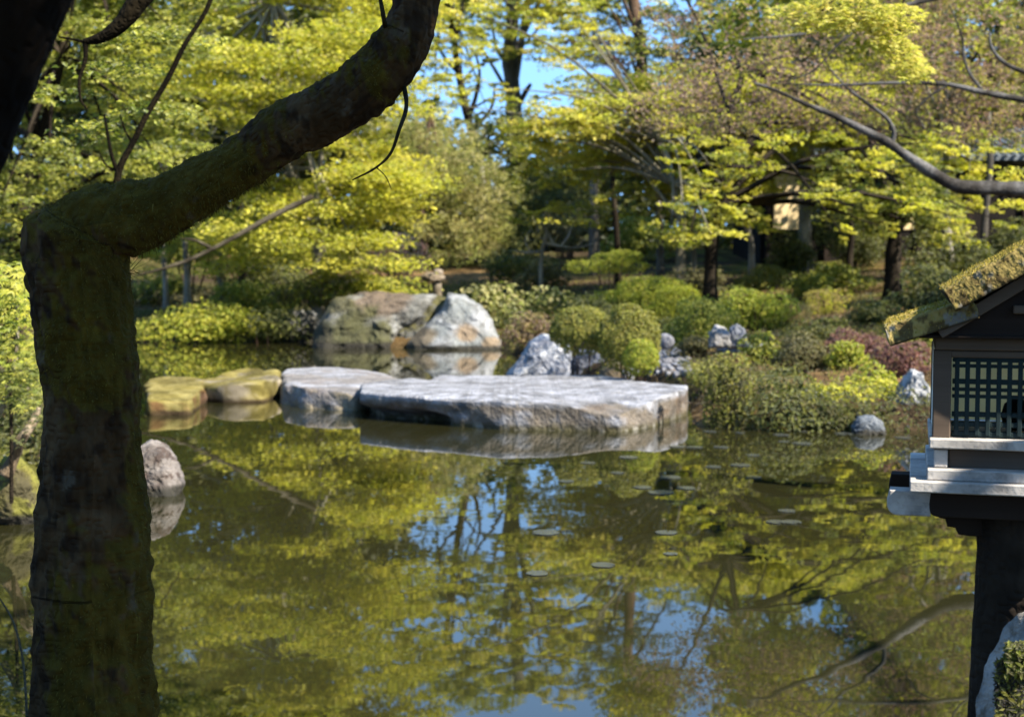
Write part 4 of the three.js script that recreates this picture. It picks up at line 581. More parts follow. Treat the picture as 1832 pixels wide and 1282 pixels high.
tree('maple_tree', 'bright yellow green maple with a dark trunk right of the layered pine', { seed: 108, d: 31, path: [[1272, 500], [1274, 430], [1280, 370], [1290, 300], [1310, 220], [1330, 120]], r: [15, 6], bark: 'dark', zones: [
  { n: 54, box: [1190, 1540, 140, 340], d: [33, 38], rx: 78, ry: 20, size: 0.085, pal: PAL.lime, cover: 2.4, skip: (x, y) => y > 250 && x > 1340 && x < 1510 },
  { n: 18, box: [1150, 1500, -240, -60], d: [33, 40], rx: 110, ry: 34, size: 0.12, pal: PAL.lime, cover: 1.8, limbs: 0.2, skip: skyTop },
  { n: 26, box: [1210, 1840, 240, 430], d: [27, 30], rx: 52, ry: 14, size: 0.085, pal: PAL.lime, cover: 1.2, skip: (x, y) => x > 1345 && x < 1490 && y > 255 }] });
tree('mottled_tree', 'grey mottled trunk standing in front of the cream wall panel', { seed: 109, d: 43, path: [[1440, 412], [1444, 360], [1448, 310], [1446, 260], [1440, 180], [1430, 60]], r: [13, 8], bark: 'mott', zones: [
  { n: 30, box: [1330, 1700, 60, 290], d: [40, 45], rx: 80, ry: 22, size: 0.1, pal: PAL.lime, cover: 1.8 }, { n: 16, box: [1380, 1900, -240, 20], d: [40, 47], rx: 130, ry: 40, size: 0.14, pal: PAL.green, cover: 1.8, limbs: 0.2, skip: (x, y) => skyTop(x, y) || (x > 1720 && y > -170) }] });
tree('slender_tree', 'thin pale crooked trunk left of the house wall', { seed: 110, d: 39, path: [[1345, 462], [1344, 430], [1334, 390], [1330, 340], [1320, 290]], r: [6, 4], bark: 'pale', zones: [{ n: 8, box: [1290, 1380, 270, 420], d: [38, 40], rx: 40, ry: 14, size: 0.08, pal: PAL.lime, cover: 1.6 }] });
tree('forked_tree', 'stout dark trunk forking low on the mossy slope', { seed: 111, d: 31, path: [[1598, 502], [1598, 455], [1602, 415], [1590, 370], [1570, 310], [1560, 240]], r: [17, 7], bark: 'dark', branches: [{ p: [[1602, 420], [1622, 390], [1645, 360], [1660, 330]], r: [8, 4] }, { p: [[1600, 410], [1580, 380], [1545, 355]], r: [6, 3] }], zones: [
  { n: 28, box: [1480, 1690, 200, 400], d: [29, 34], rx: 55, ry: 20, size: 0.08, pal: PAL.green, cover: 1.8 }] });
tree('pale_tree', 'pale straight trunk catching the sun before the house roof', { seed: 112, d: 37, path: [[1694, 420], [1690, 370], [1694, 300], [1700, 240], [1704, 180], [1700, 60]], r: [11, 7], bark: 'pale', zones: [
  { n: 26, box: [1600, 1840, 60, 260], d: [35, 40], rx: 65, ry: 18, size: 0.09, pal: [...PAL.green, ...PAL.bud], cover: 1.7 }, { n: 12, box: [1640, 1740, 280, 400], d: [36.5, 38], rx: 40, ry: 14, size: 0.08, pal: PAL.lime, cover: 1.5 }] });
tree('slender_tree', 'grey trunk in the shade left of the reddish pine', { seed: 113, d: 45, path: [[1063, 345], [1064, 300], [1062, 250], [1070, 160]], r: [8, 5], bark: 'grey', zones: [] });
tree('slender_tree', 'short pale trunk low at the left, nearer the mossy trunk', { seed: 114, d: 37, path: [[296, 520], [294, 480], [290, 430]], r: [5, 4], bark: 'pale', zones: [] });
tree('slender_tree', 'pale trunk low at the left under the pale fallen bough', { seed: 115, d: 37, path: [[335, 522], [334, 480], [330, 430]], r: [7, 5], bark: 'pale', zones: [] });
tree('slender_tree', 'thin leaning trunk below the lime maple, right of two pale trunks', { seed: 116, d: 36, path: [[398, 530], [392, 480], [404, 430], [430, 380]], r: [6, 4], bark: 'mott', zones: [] });
[[[[1105, 458], [1102, 400], [1096, 320], [1100, 230]], 41, 'thin dark trunk just left of the reddish pine trunk', 'dark', 6], [[[1182, 462], [1180, 400], [1172, 320], [1160, 240]], 40, 'thin grey trunk right of the reddish pine trunk', 'grey', 7], [[[1242, 470], [1240, 400], [1250, 330], [1262, 260]], 37, 'thin mottled trunk just left of the dark maple trunk', 'mott', 5], [[[1520, 470], [1524, 420], [1516, 350], [1530, 280]], 36, 'thin dark trunk left of the forked trunk', 'dark', 6], [[[866, 470], [862, 420], [866, 360], [860, 290]], 53, 'pale slim trunk right of the weeping conifer', 'pale', 7], [[[1760, 440], [1764, 380], [1772, 300], [1768, 200]], 36, 'slim grey trunk before the dark house at the right edge', 'grey', 7], [[[430, 520], [436, 470], [428, 400], [440, 330]], 39, 'slim dark trunk in the shade under the lime maple', 'dark', 8]].forEach((a, i) => tree('slender_tree', a[2], { seed: 180 + i, d: a[1], path: a[0], r: [a[4], a[4] * 0.7], bark: a[3], zones: [] }));
tree('bare_tree', 'leafless silvery shrub with crooked white limbs in the dark hollow', { seed: 117, d: 38, path: [[968, 470], [972, 440], [980, 415]], r: [4, 3], bark: 'pale', cat: 'bare shrub', branches: [{ p: [[975, 435], [1000, 440], [1030, 443], [1062, 436]], r: [3.5, 1.5] }, { p: [[990, 438], [980, 418], [972, 402]], r: [3, 1.2] }, { p: [[1005, 440], [1018, 420], [1022, 405]], r: [2.4, 1] }, { p: [[968, 450], [945, 452], [920, 448]], r: [3, 1.4] }, { p: [[950, 452], [940, 430], [950, 408]], r: [2, 1] }, { p: [[1030, 443], [1050, 425]], r: [1.6, 0.8] }], zones: [] });
{ // pale bough leaning over the water at the left
  const d = 27, pts = [[560, 352], [500, 380], [430, 418], [380, 445], [330, 468], [270, 486], [238, 494]].map(a => P(a[0], a[1], d)), o = pts[0], t = thing('fallen_bough', 'long pale bough slanting down toward the bend of the mossy trunk', 'branch', o), g = local(limb(pts, [0.06, 0.055, 0.05, 0.045, 0.038, 0.03, 0.015], { seg: 40, round: 9, amp: 0.2, freq: 4 }), o); paint(g, barkPaint([0.06, 0.05, 0.035], [0.14, 0.12, 0.085], 5)); mesh('bough', g, M.bark, t);
  const t2 = local(limb([P(380, 445, d), P(350, 430, d), P(322, 426, d)], [0.04, 0.03, 0.012], { seg: 14, round: 7 }), o); paint(t2, barkPaint([0.06, 0.05, 0.035], [0.14, 0.12, 0.085], 5)); mesh('twig', t2, M.bark, t);
}
{ // budding tree at the right, outside the frame, whose boughs cross the view
  const d = 18, m = d / F, q = a => P(a[0], a[1], d + (a[2] ?? 0)), root = P(2150, 700, d), t = thing('budding_tree', 'grey boughs of a budding russet tree reaching in from the right edge', 'tree', V(root.x, terrain(root.x, root.z), root.z)), R = rng(131);
  const b = (nm, pts, r) => { const g = limb(pts.map(q), pts.map((_, i) => lerp(r[0], r[1], i / (pts.length - 1)) * m), { seg: pts.length * 6, round: 9, amp: 0.2, freq: 5 }); local(g, t.position); paint(g, barkPaint([0.05, 0.045, 0.04], [0.16, 0.155, 0.15], 5)); return mesh(nm, g, M.bark, t); };
  b('trunk', [[2150, 800], [2130, 560], [2090, 330], [2080, 120], [2040, -120]], [48, 26]);
  b('branch', [[2095, 380], [1980, 345], [1832, 338], [1770, 336], [1712, 332], [1668, 308], [1625, 280], [1585, 252], [1540, 230], [1490, 205], [1440, 185], [1390, 162], [1350, 148]], [17, 1.6]);
  b('branch', [[1597, 258], [1600, 238], [1590, 215], [1560, 190], [1520, 160], [1490, 128], [1470, 100]], [5, 1]);
  b('branch', [[2085, 240], [1960, 195], [1832, 178], [1760, 165], [1690, 150], [1600, 148], [1500, 152], [1400, 150]], [8, 1.2]);
  b('branch', [[2085, 190], [1930, 150], [1832, 128], [1795, 110], [1775, 85], [1770, 55]], [6, 1.5]);
  b('branch', [[1700, 150], [1660, 175], [1640, 200], [1655, 230]], [2.6, 1]); b('branch', [[1760, 165], [1730, 120], [1720, 60], [1700, 10]], [3, 1]);
  b('branch', [[2060, 20], [1900, -20], [1700, -10], [1560, 30], [1440, 60], [1330, 70]], [9, 1.2]); b('branch', [[1560, 30], [1500, 80], [1450, 130], [1380, 150]], [3, 1]);
  const L = new Leaves(), pads = [...zonePads(R, 46, [1190, 1600, 20, 235], [18.5, 22], 70, 14, (x, y) => x > 1215 && x < 1325 && y > 35 && y < 105), ...zonePads(R, 30, [1600, 1860, -20, 240], [18.5, 22], 60, 18), ...zonePads(R, 8, [1580, 2000, -200, -20], [18.5, 23], 120, 40)];
  fillPads(L, R, pads, { size: 0.07, pal: [...PAL.bud, [0.36, 0.34, 0.04]], cover: 0.8, per: 22, rc: 0.3, lay: 0.8, wild: 1.2, wide: 0.45, deep: 0.8 }); stuffPart(mesh('crown', L.geo(t.position), M.leaf, t));
}
{ // bright maple spray hanging from above on the right
  const d = 9, m = d / F, o = P(1900, -600, d), t = thing('maple_tree', 'sunlit yellow maple spray hanging into the top right of the view', 'tree', V(P(2300, 0, d).x, terrain(P(2300, 0, d).x, -d), -d)), R = rng(141);
  const b = (nm, pts, r) => { const g = limb(pts.map(a => P(a[0], a[1], d)), pts.map((_, i) => lerp(r[0], r[1], i / (pts.length - 1)) * m), { seg: pts.length * 6, round: 7, amp: 0.2, freq: 6 }); local(g, t.position); paint(g, barkPaint([0.06, 0.05, 0.035], [0.13, 0.11, 0.08], 6)); mesh(nm, g, M.bark, t); };
  b('trunk', [[2300, 850], [2290, 300], [2250, -200], [2100, -420]], [50, 20]);
  { const c = P(1795, 845, 3.35).addScaledVector(SUN, 3.2), f = c.clone().add(V(0, -0.4, 0.05)), e = c.clone().addScaledVector(SUN, 0.9).add(V(0.4, 0.12, -0.1)), h = c.clone().addScaledVector(SUN, 2.2).add(V(1.6, 0.3, -0.8)), g = local(limb([P(2250, -200, d), h, e, c, f], [0.09, 0.07, 0.055, 0.045, 0.02], { seg: 60, round: 10, amp: 0.2 }), t.position); paint(g, barkPaint(...BARK.grey)); mesh('branch', g, M.bark, t); } b('branch', [[2230, -240], [1950, -300], [1700, -190], [1560, -60], [1480, 10], [1440, 55]], [7, 1.5]); b('branch', [[1700, -190], [1640, -60], [1610, 40], [1620, 110]], [5, 1]); b('branch', [[1560, -60], [1540, 10], [1560, 60]], [3, 1]);  // first branch added, unseen, to cast a shadow strip on the lantern boards
  const L = new Leaves();
  for (const [x, y, rx, ry, n] of [[1420, 18, 55, 16, 260], [1480, 40, 60, 18, 320], [1540, 30, 60, 20, 320], [1590, 45, 55, 14, 260], [1500, 5, 90, 14, 300], [1600, 20, 60, 18, 260], [1610, 85, 40, 14, 190], [1630, 120, 42, 12, 190], [1590, 70, 40, 12, 160], [1625, 105, 34, 10, 120], [1530, -60, 120, 40, 500], [1640, 135, 30, 8, 80]]) for (let i = 0; i < n; i++) {
    const a = R() * 6.28, r = Math.sqrt(R()), c = P(x + Math.cos(a) * r * rx, y + Math.sin(a) * r * ry + r * r * 6, d + (R() - 0.5) * 0.7); L.star(c.x, c.y, c.z, V((R() - 0.5) * 1.1, 0.8, (R() - 0.5) * 1.1 + 0.35), R() * 6.28, 0.03 + R() * 0.018, vary(R, PAL.gold, R())); }
  stuffPart(mesh('crown', L.geo(t.position), M.leaf, t));
}
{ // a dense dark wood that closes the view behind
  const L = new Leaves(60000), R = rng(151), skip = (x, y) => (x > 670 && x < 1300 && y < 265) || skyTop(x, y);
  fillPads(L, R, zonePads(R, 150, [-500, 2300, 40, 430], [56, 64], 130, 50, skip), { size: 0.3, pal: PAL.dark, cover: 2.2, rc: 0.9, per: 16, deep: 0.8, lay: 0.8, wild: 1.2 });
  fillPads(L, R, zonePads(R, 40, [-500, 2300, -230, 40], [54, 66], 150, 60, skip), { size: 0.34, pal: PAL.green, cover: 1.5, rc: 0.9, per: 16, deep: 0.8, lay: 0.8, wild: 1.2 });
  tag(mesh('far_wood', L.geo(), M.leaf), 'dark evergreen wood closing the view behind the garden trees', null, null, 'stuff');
}
// trees behind and beside the camera: they close the far banks and shade the near shore
for (const [x, z, h, r, seed] of [[-12, -8, 9, 3.4, 161], [-11, -17, 10, 3.6, 162], [16, -18, 9, 3.2, 163], [-3, 9, 11, 4, 164]]) {
  const R = rng(seed), y = terrain(x, z), t = thing('evergreen_tree', ['evergreen tree on the left bank outside the view beside the pond', 'evergreen tree on the left bank behind the mossy maple', 'evergreen tree on the right slope beyond the wooden lantern', 'evergreen tree standing on the shore behind the viewpoint'][seed - 161], 'tree', V(x, y, z)), g = limb([V(0, -0.2, 0), V(0.2, h * 0.4, 0.1), V(0, h, 0)], [0.28, 0.2, 0.06], { seg: 20, round: 10 }); paint(g, barkPaint(...BARK.dark)); mesh('trunk', g, M.bark, t);
  const L = new Leaves(); for (let i = 0; i < 16; i++) { const a = R() * 6.28, q = 0.3 + 0.7 * i / 16; pad(L, V(Math.cos(a) * r * 0.55, h * q, Math.sin(a) * r * 0.55), r * 0.6, 0.5, r * 0.6, { R, clusters: 90, per: 14, size: 0.16, rc: 0.45, pal: PAL.green }); } stuffPart(mesh('crown', L.geo(), M.leaf, t));
}

// ------------------------------------------------------------------ shrubs, clipped bushes, flowers
const clip = { blobs: 1, size: 0.04, cover: 8, pal: PAL.clip, lump: 0.17, lf: 3.2, wild: 0.9 };
shrub('clipped_bush', 'rounded clipped bush, left of the pair behind the white rock', [986, 1092, 547, 636], 18.2, { ...clip, snap: 0, seed: 201 });
shrub('clipped_bush', 'rounded clipped bush, taller right one of the pair behind the slab', [1070, 1180, 547, 668], 17.6, { ...clip, snap: 0, seed: 202 });
shrub('clipped_bush', 'small round clipped bush at the foot of the taller clipped bush', [1116, 1178, 608, 672], 17, { ...clip, snap: 0, seed: 203, size: 0.035, pal: PAL.bright });
const cloud = { blobs: 5, size: 0.06, cover: 7, pal: PAL.bright, lump: 0.14, lf: 2.5, flat: 0.7, needle: false, wide: 0.3, wild: 1.2 };
shrub('cloud_pine', 'flat clipped top tier of the layered pine on the slope', [1028, 1150, 444, 486], 25, { ...cloud, seed: 204, deep: 0.7 });
shrub('cloud_pine', 'wide clipped middle tier of the layered pine', [1024, 1212, 480, 560], 23.5, { ...cloud, seed: 205, deep: 0.6, cover: 6 });
shrub('cloud_pine', 'drooping bright right tier of the layered pine', [1140, 1240, 500, 585], 23, { ...cloud, seed: 206, deep: 0.7 });
shrub('azalea', 'bright yellow green round azalea on the right slope', [1284, 1412, 494, 592], 23, { size: 0.06, cover: 5, pal: PAL.bright, lump: 0.2, seed: 207 });
shrub('shrub', 'dark green mounded shrub right of the layered pine', [1195, 1310, 520, 620], 22, { size: 0.05, cover: 5, pal: PAL.green, lump: 0.25, seed: 208 });
shrub('straw_bush', 'straw coloured dry bush in the sun, left one on the right slope', [1382, 1452, 535, 582], 23, { size: 0.06, cover: 4, pal: PAL.straw, lump: 0.3, seed: 209, wide: 0.3 });
shrub('straw_bush', 'straw and yellow bush on the right slope, upper right one', [1440, 1524, 510, 566], 24, { size: 0.06, cover: 4, pal: [...PAL.straw, ...PAL.lime], lump: 0.3, seed: 210, wide: 0.3 });
shrub('dark_shrub', 'dark trailing shrub overhanging the water right of the slab', [1262, 1362, 612, 780], 14.6, { deep: 0.5, size: 0.05, cover: 5, pal: [...PAL.olive, ...PAL.clip], lump: 0.3, seed: 211, wide: 0.35, wild: 1.1, bark: 'mott', stems: 12 });
shrub('dark_shrub', 'deep green shrub hanging down to the dark waterline on the right bank', [1310, 1500, 650, 782], 14.8, { size: 0.05, cover: 5, pal: PAL.dark, lump: 0.3, seed: 212, stems: 9 });
shrub('heath_shrub', 'grey olive rounded heath shrub above the yellow green bush', [1388, 1500, 578, 665], 18, { size: 0.045, cover: 6, pal: PAL.olive, lump: 0.15, seed: 213 });
shrub('yellow_shrub', 'sunlit yellow green shrub in the middle of the right bank', [1390, 1600, 635, 765], 15.4, { size: 0.055, cover: 5, pal: PAL.lime, lump: 0.35, seed: 214, bark: 'mott' });
shrub('green_shrub', 'green leafy shrub between yellow shrub and triangular rock', [1540, 1650, 628, 765], 15.8, { size: 0.05, cover: 5, pal: PAL.bright, lump: 0.3, seed: 215 });
shrub('dark_shrub', 'low dark shrub hiding the right bank waterline under the yellow shrub', [1440, 1620, 715, 785], 14.7, { size: 0.045, cover: 5, pal: [...PAL.dark, ...PAL.olive], lump: 0.3, seed: 230, stems: 8 });
shrub('red_shrub', 'rosy red leaved shrub beside the eave of the lantern roof', [1482, 1600, 555, 650], 18.5, { size: 0.05, cover: 5, pal: PAL.red, lump: 0.3, seed: 216, wild: 1 });
shrub('red_shrub', 'rosy red leaved shrub partly behind the lantern eave, lower right', [1570, 1660, 590, 670], 18, { size: 0.05, cover: 5, pal: PAL.red, lump: 0.3, seed: 217 });
shrub('dark_shrub', 'dark green bush behind the lantern post at the right edge', [1620, 1720, 600, 720], 17.5, { size: 0.055, cover: 5, pal: PAL.green, lump: 0.3, seed: 218 });
shrub('glossy_shrub', 'glossy leaved shrub with pale new leaves right of the stone lantern', [810, 925, 490, 590], 33, { snap: 0, size: 0.14, cover: 3.6, pal: PAL.glossy, lump: 0.3, seed: 219 });
shrub('glossy_shrub', 'glossy leaved shrub with bright leaves left of the layered pine', [890, 1040, 500, 600], 31, { snap: 0, size: 0.13, cover: 3.6, pal: PAL.glossy, lump: 0.3, seed: 220 });
shrub('rusty_shrub', 'rust brown shrub above the water behind the white rock', [905, 990, 548, 620], 25, { size: 0.08, cover: 4, pal: [...PAL.straw, ...PAL.bud], lump: 0.3, seed: 221 });
shrub('flowering_shrub', 'shrub with pinkish cream blossom left of the leaning conifer trunk', [645, 750, 412, 490], 36, { size: 0.12, cover: 3.5, pal: PAL.pink, lump: 0.35, seed: 222 });
shrub('hedge', 'low mixed hedge behind the broad boulder, left part', [480, 640, 470, 550], 34, { snap: 0, size: 0.1, cover: 4, pal: [...PAL.green, ...PAL.olive], lump: 0.3, seed: 223 });
shrub('hedge', 'low mixed hedge behind the broad boulder, right part', [600, 752, 482, 545], 34, { snap: 0, size: 0.1, cover: 4, pal: [...PAL.lime, ...PAL.green], lump: 0.3, seed: 224 });
shrub('shore_bush', 'low lime green bush reaching over the far shore water', [240, 490, 532, 612], 31, { size: 0.09, cover: 4, pal: [...PAL.lime, ...PAL.bright], lump: 0.35, seed: 225, deep: 0.5, blobs: 11, snap: 0, bark: 'dark' });
shrub('dark_shrub', 'dark overhanging shrub on the far shore, left of the boulders', [400, 545, 550, 612], 31, { size: 0.09, cover: 5, pal: PAL.dark, lump: 0.3, seed: 226 });
[[1560, 1700, 712, 786, 15, 'dark shrub overhanging the water below the triangular rock', PAL.dark], [1690, 1830, 690, 790, 14.6, 'dark shrub on the right shore behind the lantern body', PAL.dark], [1340, 1450, 700, 784, 14.5, 'olive shrub drooping to the water under the heath shrub', PAL.olive], [1430, 1540, 700, 786, 14.45, 'dark olive shrub drooping to the water left of the small bluish rock', [...PAL.dark, ...PAL.olive]]].forEach((a, i) => shrub('dark_shrub', a[5], [a[0], a[1], a[2], a[3]], a[4], { size: 0.05, cover: 5, pal: a[6], lump: 0.45, wild: 1.1, seed: 310 + i, stems: 8, deep: 0.5, wide: 0.4 }));
{ // dense low growth along the right waterline
  const L = new Leaves(40000), R = rng(505); for (let i = 0; i < 46000; i++) { const x = 2.35 + R() * 4.2, z = -11 - R() * 9, q = pondSD(x, z); if (q < 0.0 || q > 1.5 || R() < q * 0.6) continue; const h = Math.max(0, terrain(x, z)), n = fbm(x * 2, 4, z * 2, 3); if (n < 0.36) continue; const c = vary(R, n > 0.56 ? PAL.clip : n > 0.47 ? PAL.olive : PAL.dark, R(), 0.4), l = 0.03 + R() * 0.035; L.leaf(x, h + R() * (0.04 + 0.22 * n), z, R() - 0.5, 0.7, R(), R() * 6.28, l, 0.4, c); }
  tag(mesh('bank_growth', L.geo(), M.leaf), 'low tangled growth along the right waterline', null, null, 'stuff');
}
const low = [[1190, 1290, 470, 530, 27, 'low olive shrub behind the layered pine on the right', PAL.olive], [1300, 1400, 470, 520, 29, 'low mossy green mound above the bright azalea', PAL.clip], [1400, 1500, 480, 530, 27, 'spreading green shrub above the straw coloured bushes', PAL.green], [1500, 1610, 520, 580, 22, 'dark shrub above the rosy shrubs beside the lantern roof', PAL.dark], [1400, 1500, 560, 612, 20.5, 'dark green shrub below the straw coloured bushes', PAL.dark], [1330, 1420, 590, 650, 18.5, 'green shrub right of the flat pale stepping stone', PAL.green], [1210, 1290, 590, 640, 19, 'olive shrub left of the pair of upright stones', PAL.olive], [1225, 1330, 625, 690, 16.4, 'yellow green top shoots of the shrub beside the stone path', PAL.clip], [1590, 1700, 560, 630, 20, 'green shrub just under the lantern eave', PAL.green], [1470, 1560, 600, 660, 17.2, 'green shrub between heath shrub and rosy shrub', PAL.bright], [1000, 1110, 520, 580, 21.5, 'dark shrub behind the rounded clipped pair', PAL.dark], [1180, 1270, 550, 610, 20.5, 'dark green shrub behind the small round grey stone', PAL.dark], [1600, 1760, 470, 560, 26, 'dark shrub rising behind the lantern roof', PAL.dark], [920, 1010, 455, 515, 34, 'olive shrub in front of the dark hollow', PAL.olive], [380, 520, 500, 560, 34, 'mid green shrub behind the far shore bush', PAL.green], [230, 330, 480, 545, 36, 'green shrub behind the trunk bend on the far shore', PAL.green], [250, 420, 380, 470, 33, 'leafy green shrub high on the far left bank', PAL.green], [430, 600, 400, 480, 36, 'lime green shrub under the spreading maple', PAL.lime]];
low.forEach((a, i) => shrub('low_shrub', a[5], [a[0], a[1], a[2], a[3]], a[4], { size: 0.003 * a[4], cover: 4, pal: a[6], lump: 0.35, seed: 270 + i, bark: 'dark' }));
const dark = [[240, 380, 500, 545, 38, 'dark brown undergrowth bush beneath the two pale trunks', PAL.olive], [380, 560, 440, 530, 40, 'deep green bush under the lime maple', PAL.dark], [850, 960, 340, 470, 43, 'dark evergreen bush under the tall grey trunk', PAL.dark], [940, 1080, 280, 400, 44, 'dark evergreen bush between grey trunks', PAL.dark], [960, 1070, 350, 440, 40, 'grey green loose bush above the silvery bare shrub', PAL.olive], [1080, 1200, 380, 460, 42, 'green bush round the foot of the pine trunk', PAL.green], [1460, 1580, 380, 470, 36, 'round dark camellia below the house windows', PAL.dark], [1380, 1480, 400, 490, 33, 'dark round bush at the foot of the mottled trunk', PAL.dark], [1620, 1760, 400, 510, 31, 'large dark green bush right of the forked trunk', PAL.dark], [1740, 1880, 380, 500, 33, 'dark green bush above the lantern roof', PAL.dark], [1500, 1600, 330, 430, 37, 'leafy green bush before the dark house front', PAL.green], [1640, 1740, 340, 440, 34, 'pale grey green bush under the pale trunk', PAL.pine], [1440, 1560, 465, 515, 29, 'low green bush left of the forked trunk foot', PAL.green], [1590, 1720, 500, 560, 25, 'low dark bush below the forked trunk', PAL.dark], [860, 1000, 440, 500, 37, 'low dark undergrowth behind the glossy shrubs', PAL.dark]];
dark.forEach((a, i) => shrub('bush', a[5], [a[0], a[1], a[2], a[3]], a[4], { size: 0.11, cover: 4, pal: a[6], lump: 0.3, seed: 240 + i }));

// ------------------------------------------------------------------ left bank close by: leafy shrub, pale roots, moss
{
  const d = 8.6, R = rng(301), b = P(30, 880, d), t = thing('leafy_shrub', 'bright shrub with lobed leaves at the left edge beside the mossy trunk', 'shrub', V(b.x, Math.max(0.05, terrain(b.x, b.z)), b.z)), L = new Leaves();
  const big = [PAL.bright[0], PAL.bright[1], PAL.bright[2], PAL.lime[0], PAL.lime[1]].map(c => { const l = new Leaves(64); l.star(0, 0, 0, V(0, 0, 1), 0, 1, c); return l.geo(); });
  for (const [x, y, rx, ry, n, s, k] of [[20, 500, 45, 40, 75, 0.075, 3], [0, 560, 50, 40, 70, 0.07, 3], [45, 560, 30, 26, 46, 0.06, 5]]) for (let i = 0; i < n; i++) { const a = R() * 6.28, r = Math.sqrt(R()), c = P(x + Math.cos(a) * r * rx, y + Math.sin(a) * r * ry, d + (R() - 0.5) * 0.9), m = mesh('leaf', big[Math.floor(R() * k)], M.leaf, t); m.position.copy(c).sub(t.position); m.quaternion.setFromUnitVectors(V(0, 0, 1), V((R() - 0.5) * 1.2, 0.9, 0.4 + (R() - 0.5)).normalize()).multiply(new THREE.Quaternion().setFromAxisAngle(V(0, 0, 1), -1.57 + (R() - 0.5) * 2)); m.scale.setScalar(s * (0.7 + 0.6 * R())); }
  for (const [x, y, rx, ry, n, s, pal] of [[30, 620, 45, 36, 150, 0.042, PAL.bright], [40, 690, 40, 46, 260, 0.034, PAL.green], [0, 660, 50, 60, 220, 0.04, PAL.green], [60, 640, 24, 40, 120, 0.034, PAL.green], [20, 760, 60, 40, 200, 0.03, PAL.dark], [-60, 620, 60, 120, 240, 0.06, PAL.green]]) for (let i = 0; i < n; i++) { const a = R() * 6.28, r = Math.sqrt(R()), c = P(x + Math.cos(a) * r * rx, y + Math.sin(a) * r * ry, d + (R() - 0.5) * 0.9); L.star(c.x, c.y, c.z, V((R() - 0.5) * 1.2, 0.9, 0.4 + (R() - 0.5)), -1.57 + (R() - 0.5) * 2, s * (0.7 + 0.6 * R()), vary(R, pal, R())); }
  stuffPart(mesh('leaves', L.geo(t.position), M.leaf, t));
  const st = (nm, pts, r, c) => { const g = local(limb(pts.map(a => P(a[0], a[1], d + (a[2] ?? 0))), pts.map((_, i) => lerp(r[0], r[1], i / (pts.length - 1)) * d / F), { seg: pts.length * 8, round: 9, amp: 0.22, freq: 8 }), t.position); paint(g, barkPaint(c[0], c[1], 10)); mesh(nm, g, M.bark, t); };
  st('stem', [[-6, 745], [8, 715], [18, 688], [26, 650], [30, 600], [30, 540]], [6, 3], BARK.mott); st('stem', [[20, 900], [18, 700], [10, 620]], [4, 2], BARK.dark);
}
{
  const d = 9, t = thing('crooked_root', 'thick pale crooked root rising from the left bank beside the trunk', 'root', P(20, 830, d)), g = local(limb([P(8, 850, d), P(26, 815, d), P(34, 790, d - 0.1), P(52, 765, d - 0.1), P(62, 748, d), P(68, 728, d)], [14, 11, 10, 8, 7, 5].map(r => r * d / F), { seg: 50, round: 14, amp: 0.25, freq: 9 }), t.position); paint(g, barkPaint([0.16, 0.12, 0.08], [0.36, 0.3, 0.22], 12)); mesh('root', g, M.bark, t);
  const k = addRock('moss_mound', 'mossy mound of earth and stone at the left waterline', null, [-60, 66, 818, 914], 9.1, { seed: 305, a: [0.12, 0.1, 0.03], b: [0.26, 0.24, 0.03], moss: 0.7, mossC: [0.3, 0.29, 0.03], scale: 5, deep: 0.8, rough: 0.16, wet: 0.08 }); k.userData.category = 'mound';
}
shrub('dark_shrub', 'dark undergrowth shrub on the left bank behind the pale root', [-120, 100, 640, 830], 11.5, { size: 0.05, cover: 3, pal: PAL.dark, lump: 0.3, seed: 306 });
{ // thin twig standing in the water at the lower left
  const d = 5.2, g = limb([P(48, 1290, d), P(40, 1180, d), P(22, 1110, d), P(-8, 1060, d)], [0.006, 0.005, 0.004, 0.003], { seg: 20, round: 6 }); paint(g, barkPaint(BARK.mott[0], BARK.mott[1], 10)); tag(mesh('twig', g, M.bark), 'thin curved twig over the water at the lower left', 'twig');
}
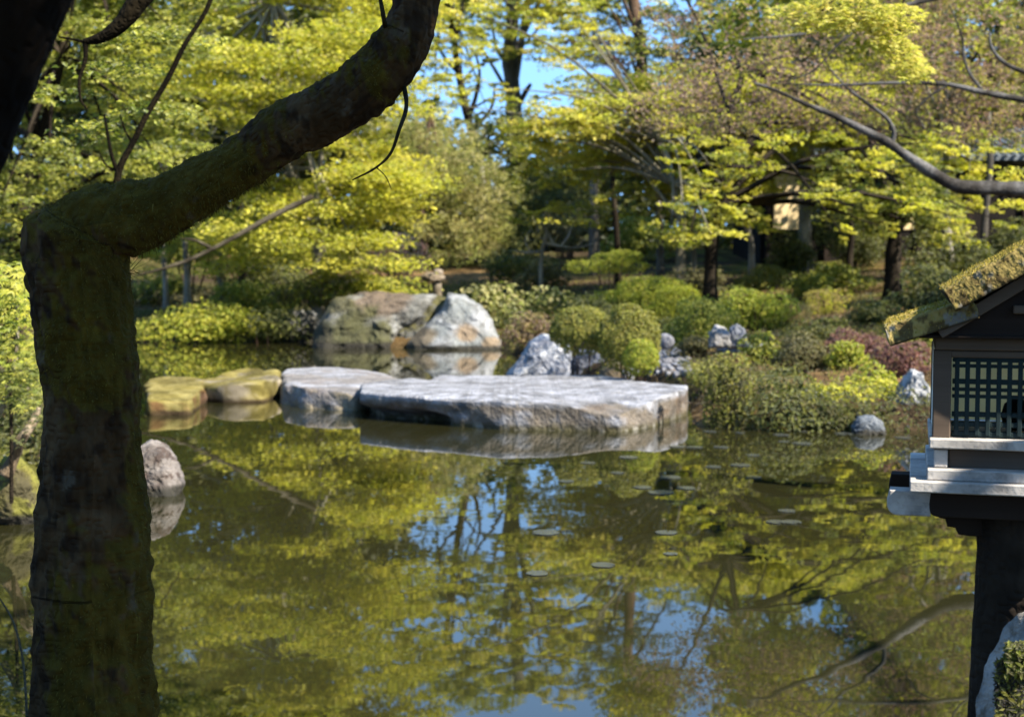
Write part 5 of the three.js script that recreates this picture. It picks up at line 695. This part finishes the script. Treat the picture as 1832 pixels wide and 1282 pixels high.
// ------------------------------------------------------------------ lily pads
{
  const R = rng(401), sh = (r) => { const s = new THREE.Shape(); s.moveTo(0, 0); for (let i = 0; i <= 22; i++) { const a = 0.16 + i / 22 * (6.283 - 0.32), q = r * (1 + 0.04 * Math.sin(a * 5)); s.lineTo(Math.cos(a) * q, Math.sin(a) * q); } s.closePath(); return new THREE.ExtrudeGeometry(s, { depth: 0.004, bevelEnabled: false, curveSegments: 4 }).rotateX(-Math.PI / 2); };
  const gs = [0.085, 0.1, 0.12].map(sh);
  for (const [x, y] of [[1200, 854], [1227, 873], [1192, 953], [1079, 1011], [1200, 991], [961, 1026], [1013, 861], [1052, 828], [1276, 835], [1325, 832], [1349, 814], [1438, 794], [1246, 800], [1212, 799], [1349, 854], [1408, 914], [1389, 934], [1416, 934], [976, 953], [1124, 818], [1182, 881], [1439, 772], [1402, 790], [1398, 778], [1510, 776], [1435, 793], [1615, 783], [1270, 772], [1239, 800], [1347, 815], [1324, 774], [1150, 872], [1105, 846], [1290, 800]]) {
    const m = mesh('lily_pad', gs[Math.floor(R() * 3)], M.lily); tag(m, 'small round lily pad lying flat on the dark pond water', 'lily pad', 'lily pads floating on the pond'); m.position.copy(W(x, y, 0)); m.position.y = 0.003; m.rotation.y = R() * 6.28; m.scale.setScalar((0.5 + R() * 0.35) * clamp(1.5 - (y - 780) / 320, 0.45, 1));
  }
}
// ------------------------------------------------------------------ moss, grass and fallen leaves on the banks
{
  const L = new Leaves(60000), R = rng(501);
  for (let i = 0; i < 90000; i++) {
    const x = -16 + R() * 32, z = -8 - R() * 36, s = pondSD(x, z); if (s < 0.06) continue; const h = terrain(x, z), n = fbm(x * 0.8, 4, z * 0.8, 3), c = n > 0.5 ? vary(R, [[0.12, 0.13, 0.015], [0.19, 0.18, 0.02], [0.08, 0.09, 0.012]], R()) : vary(R, [[0.1, 0.065, 0.03], [0.2, 0.13, 0.06], [0.06, 0.05, 0.02]], R()), q = 0.05 + R() * 0.06;
    if (R() < 0.55) L.leaf(x, h + 0.02 + R() * 0.03, z, R() - 0.5, 1, R() - 0.5, R() * 6.28, q, 0.5, c); else L.blade(x, h, z, (R() - 0.5) * 0.08, 0.05 + R() * 0.1, (R() - 0.5) * 0.08, 0.008, R() * 6.28, c);
  }
  tag(mesh('ground_cover', L.geo(), M.leaf), 'moss, grass and fallen leaves on the banks', null, null, 'stuff');
}
renderer.render(scene, camera);
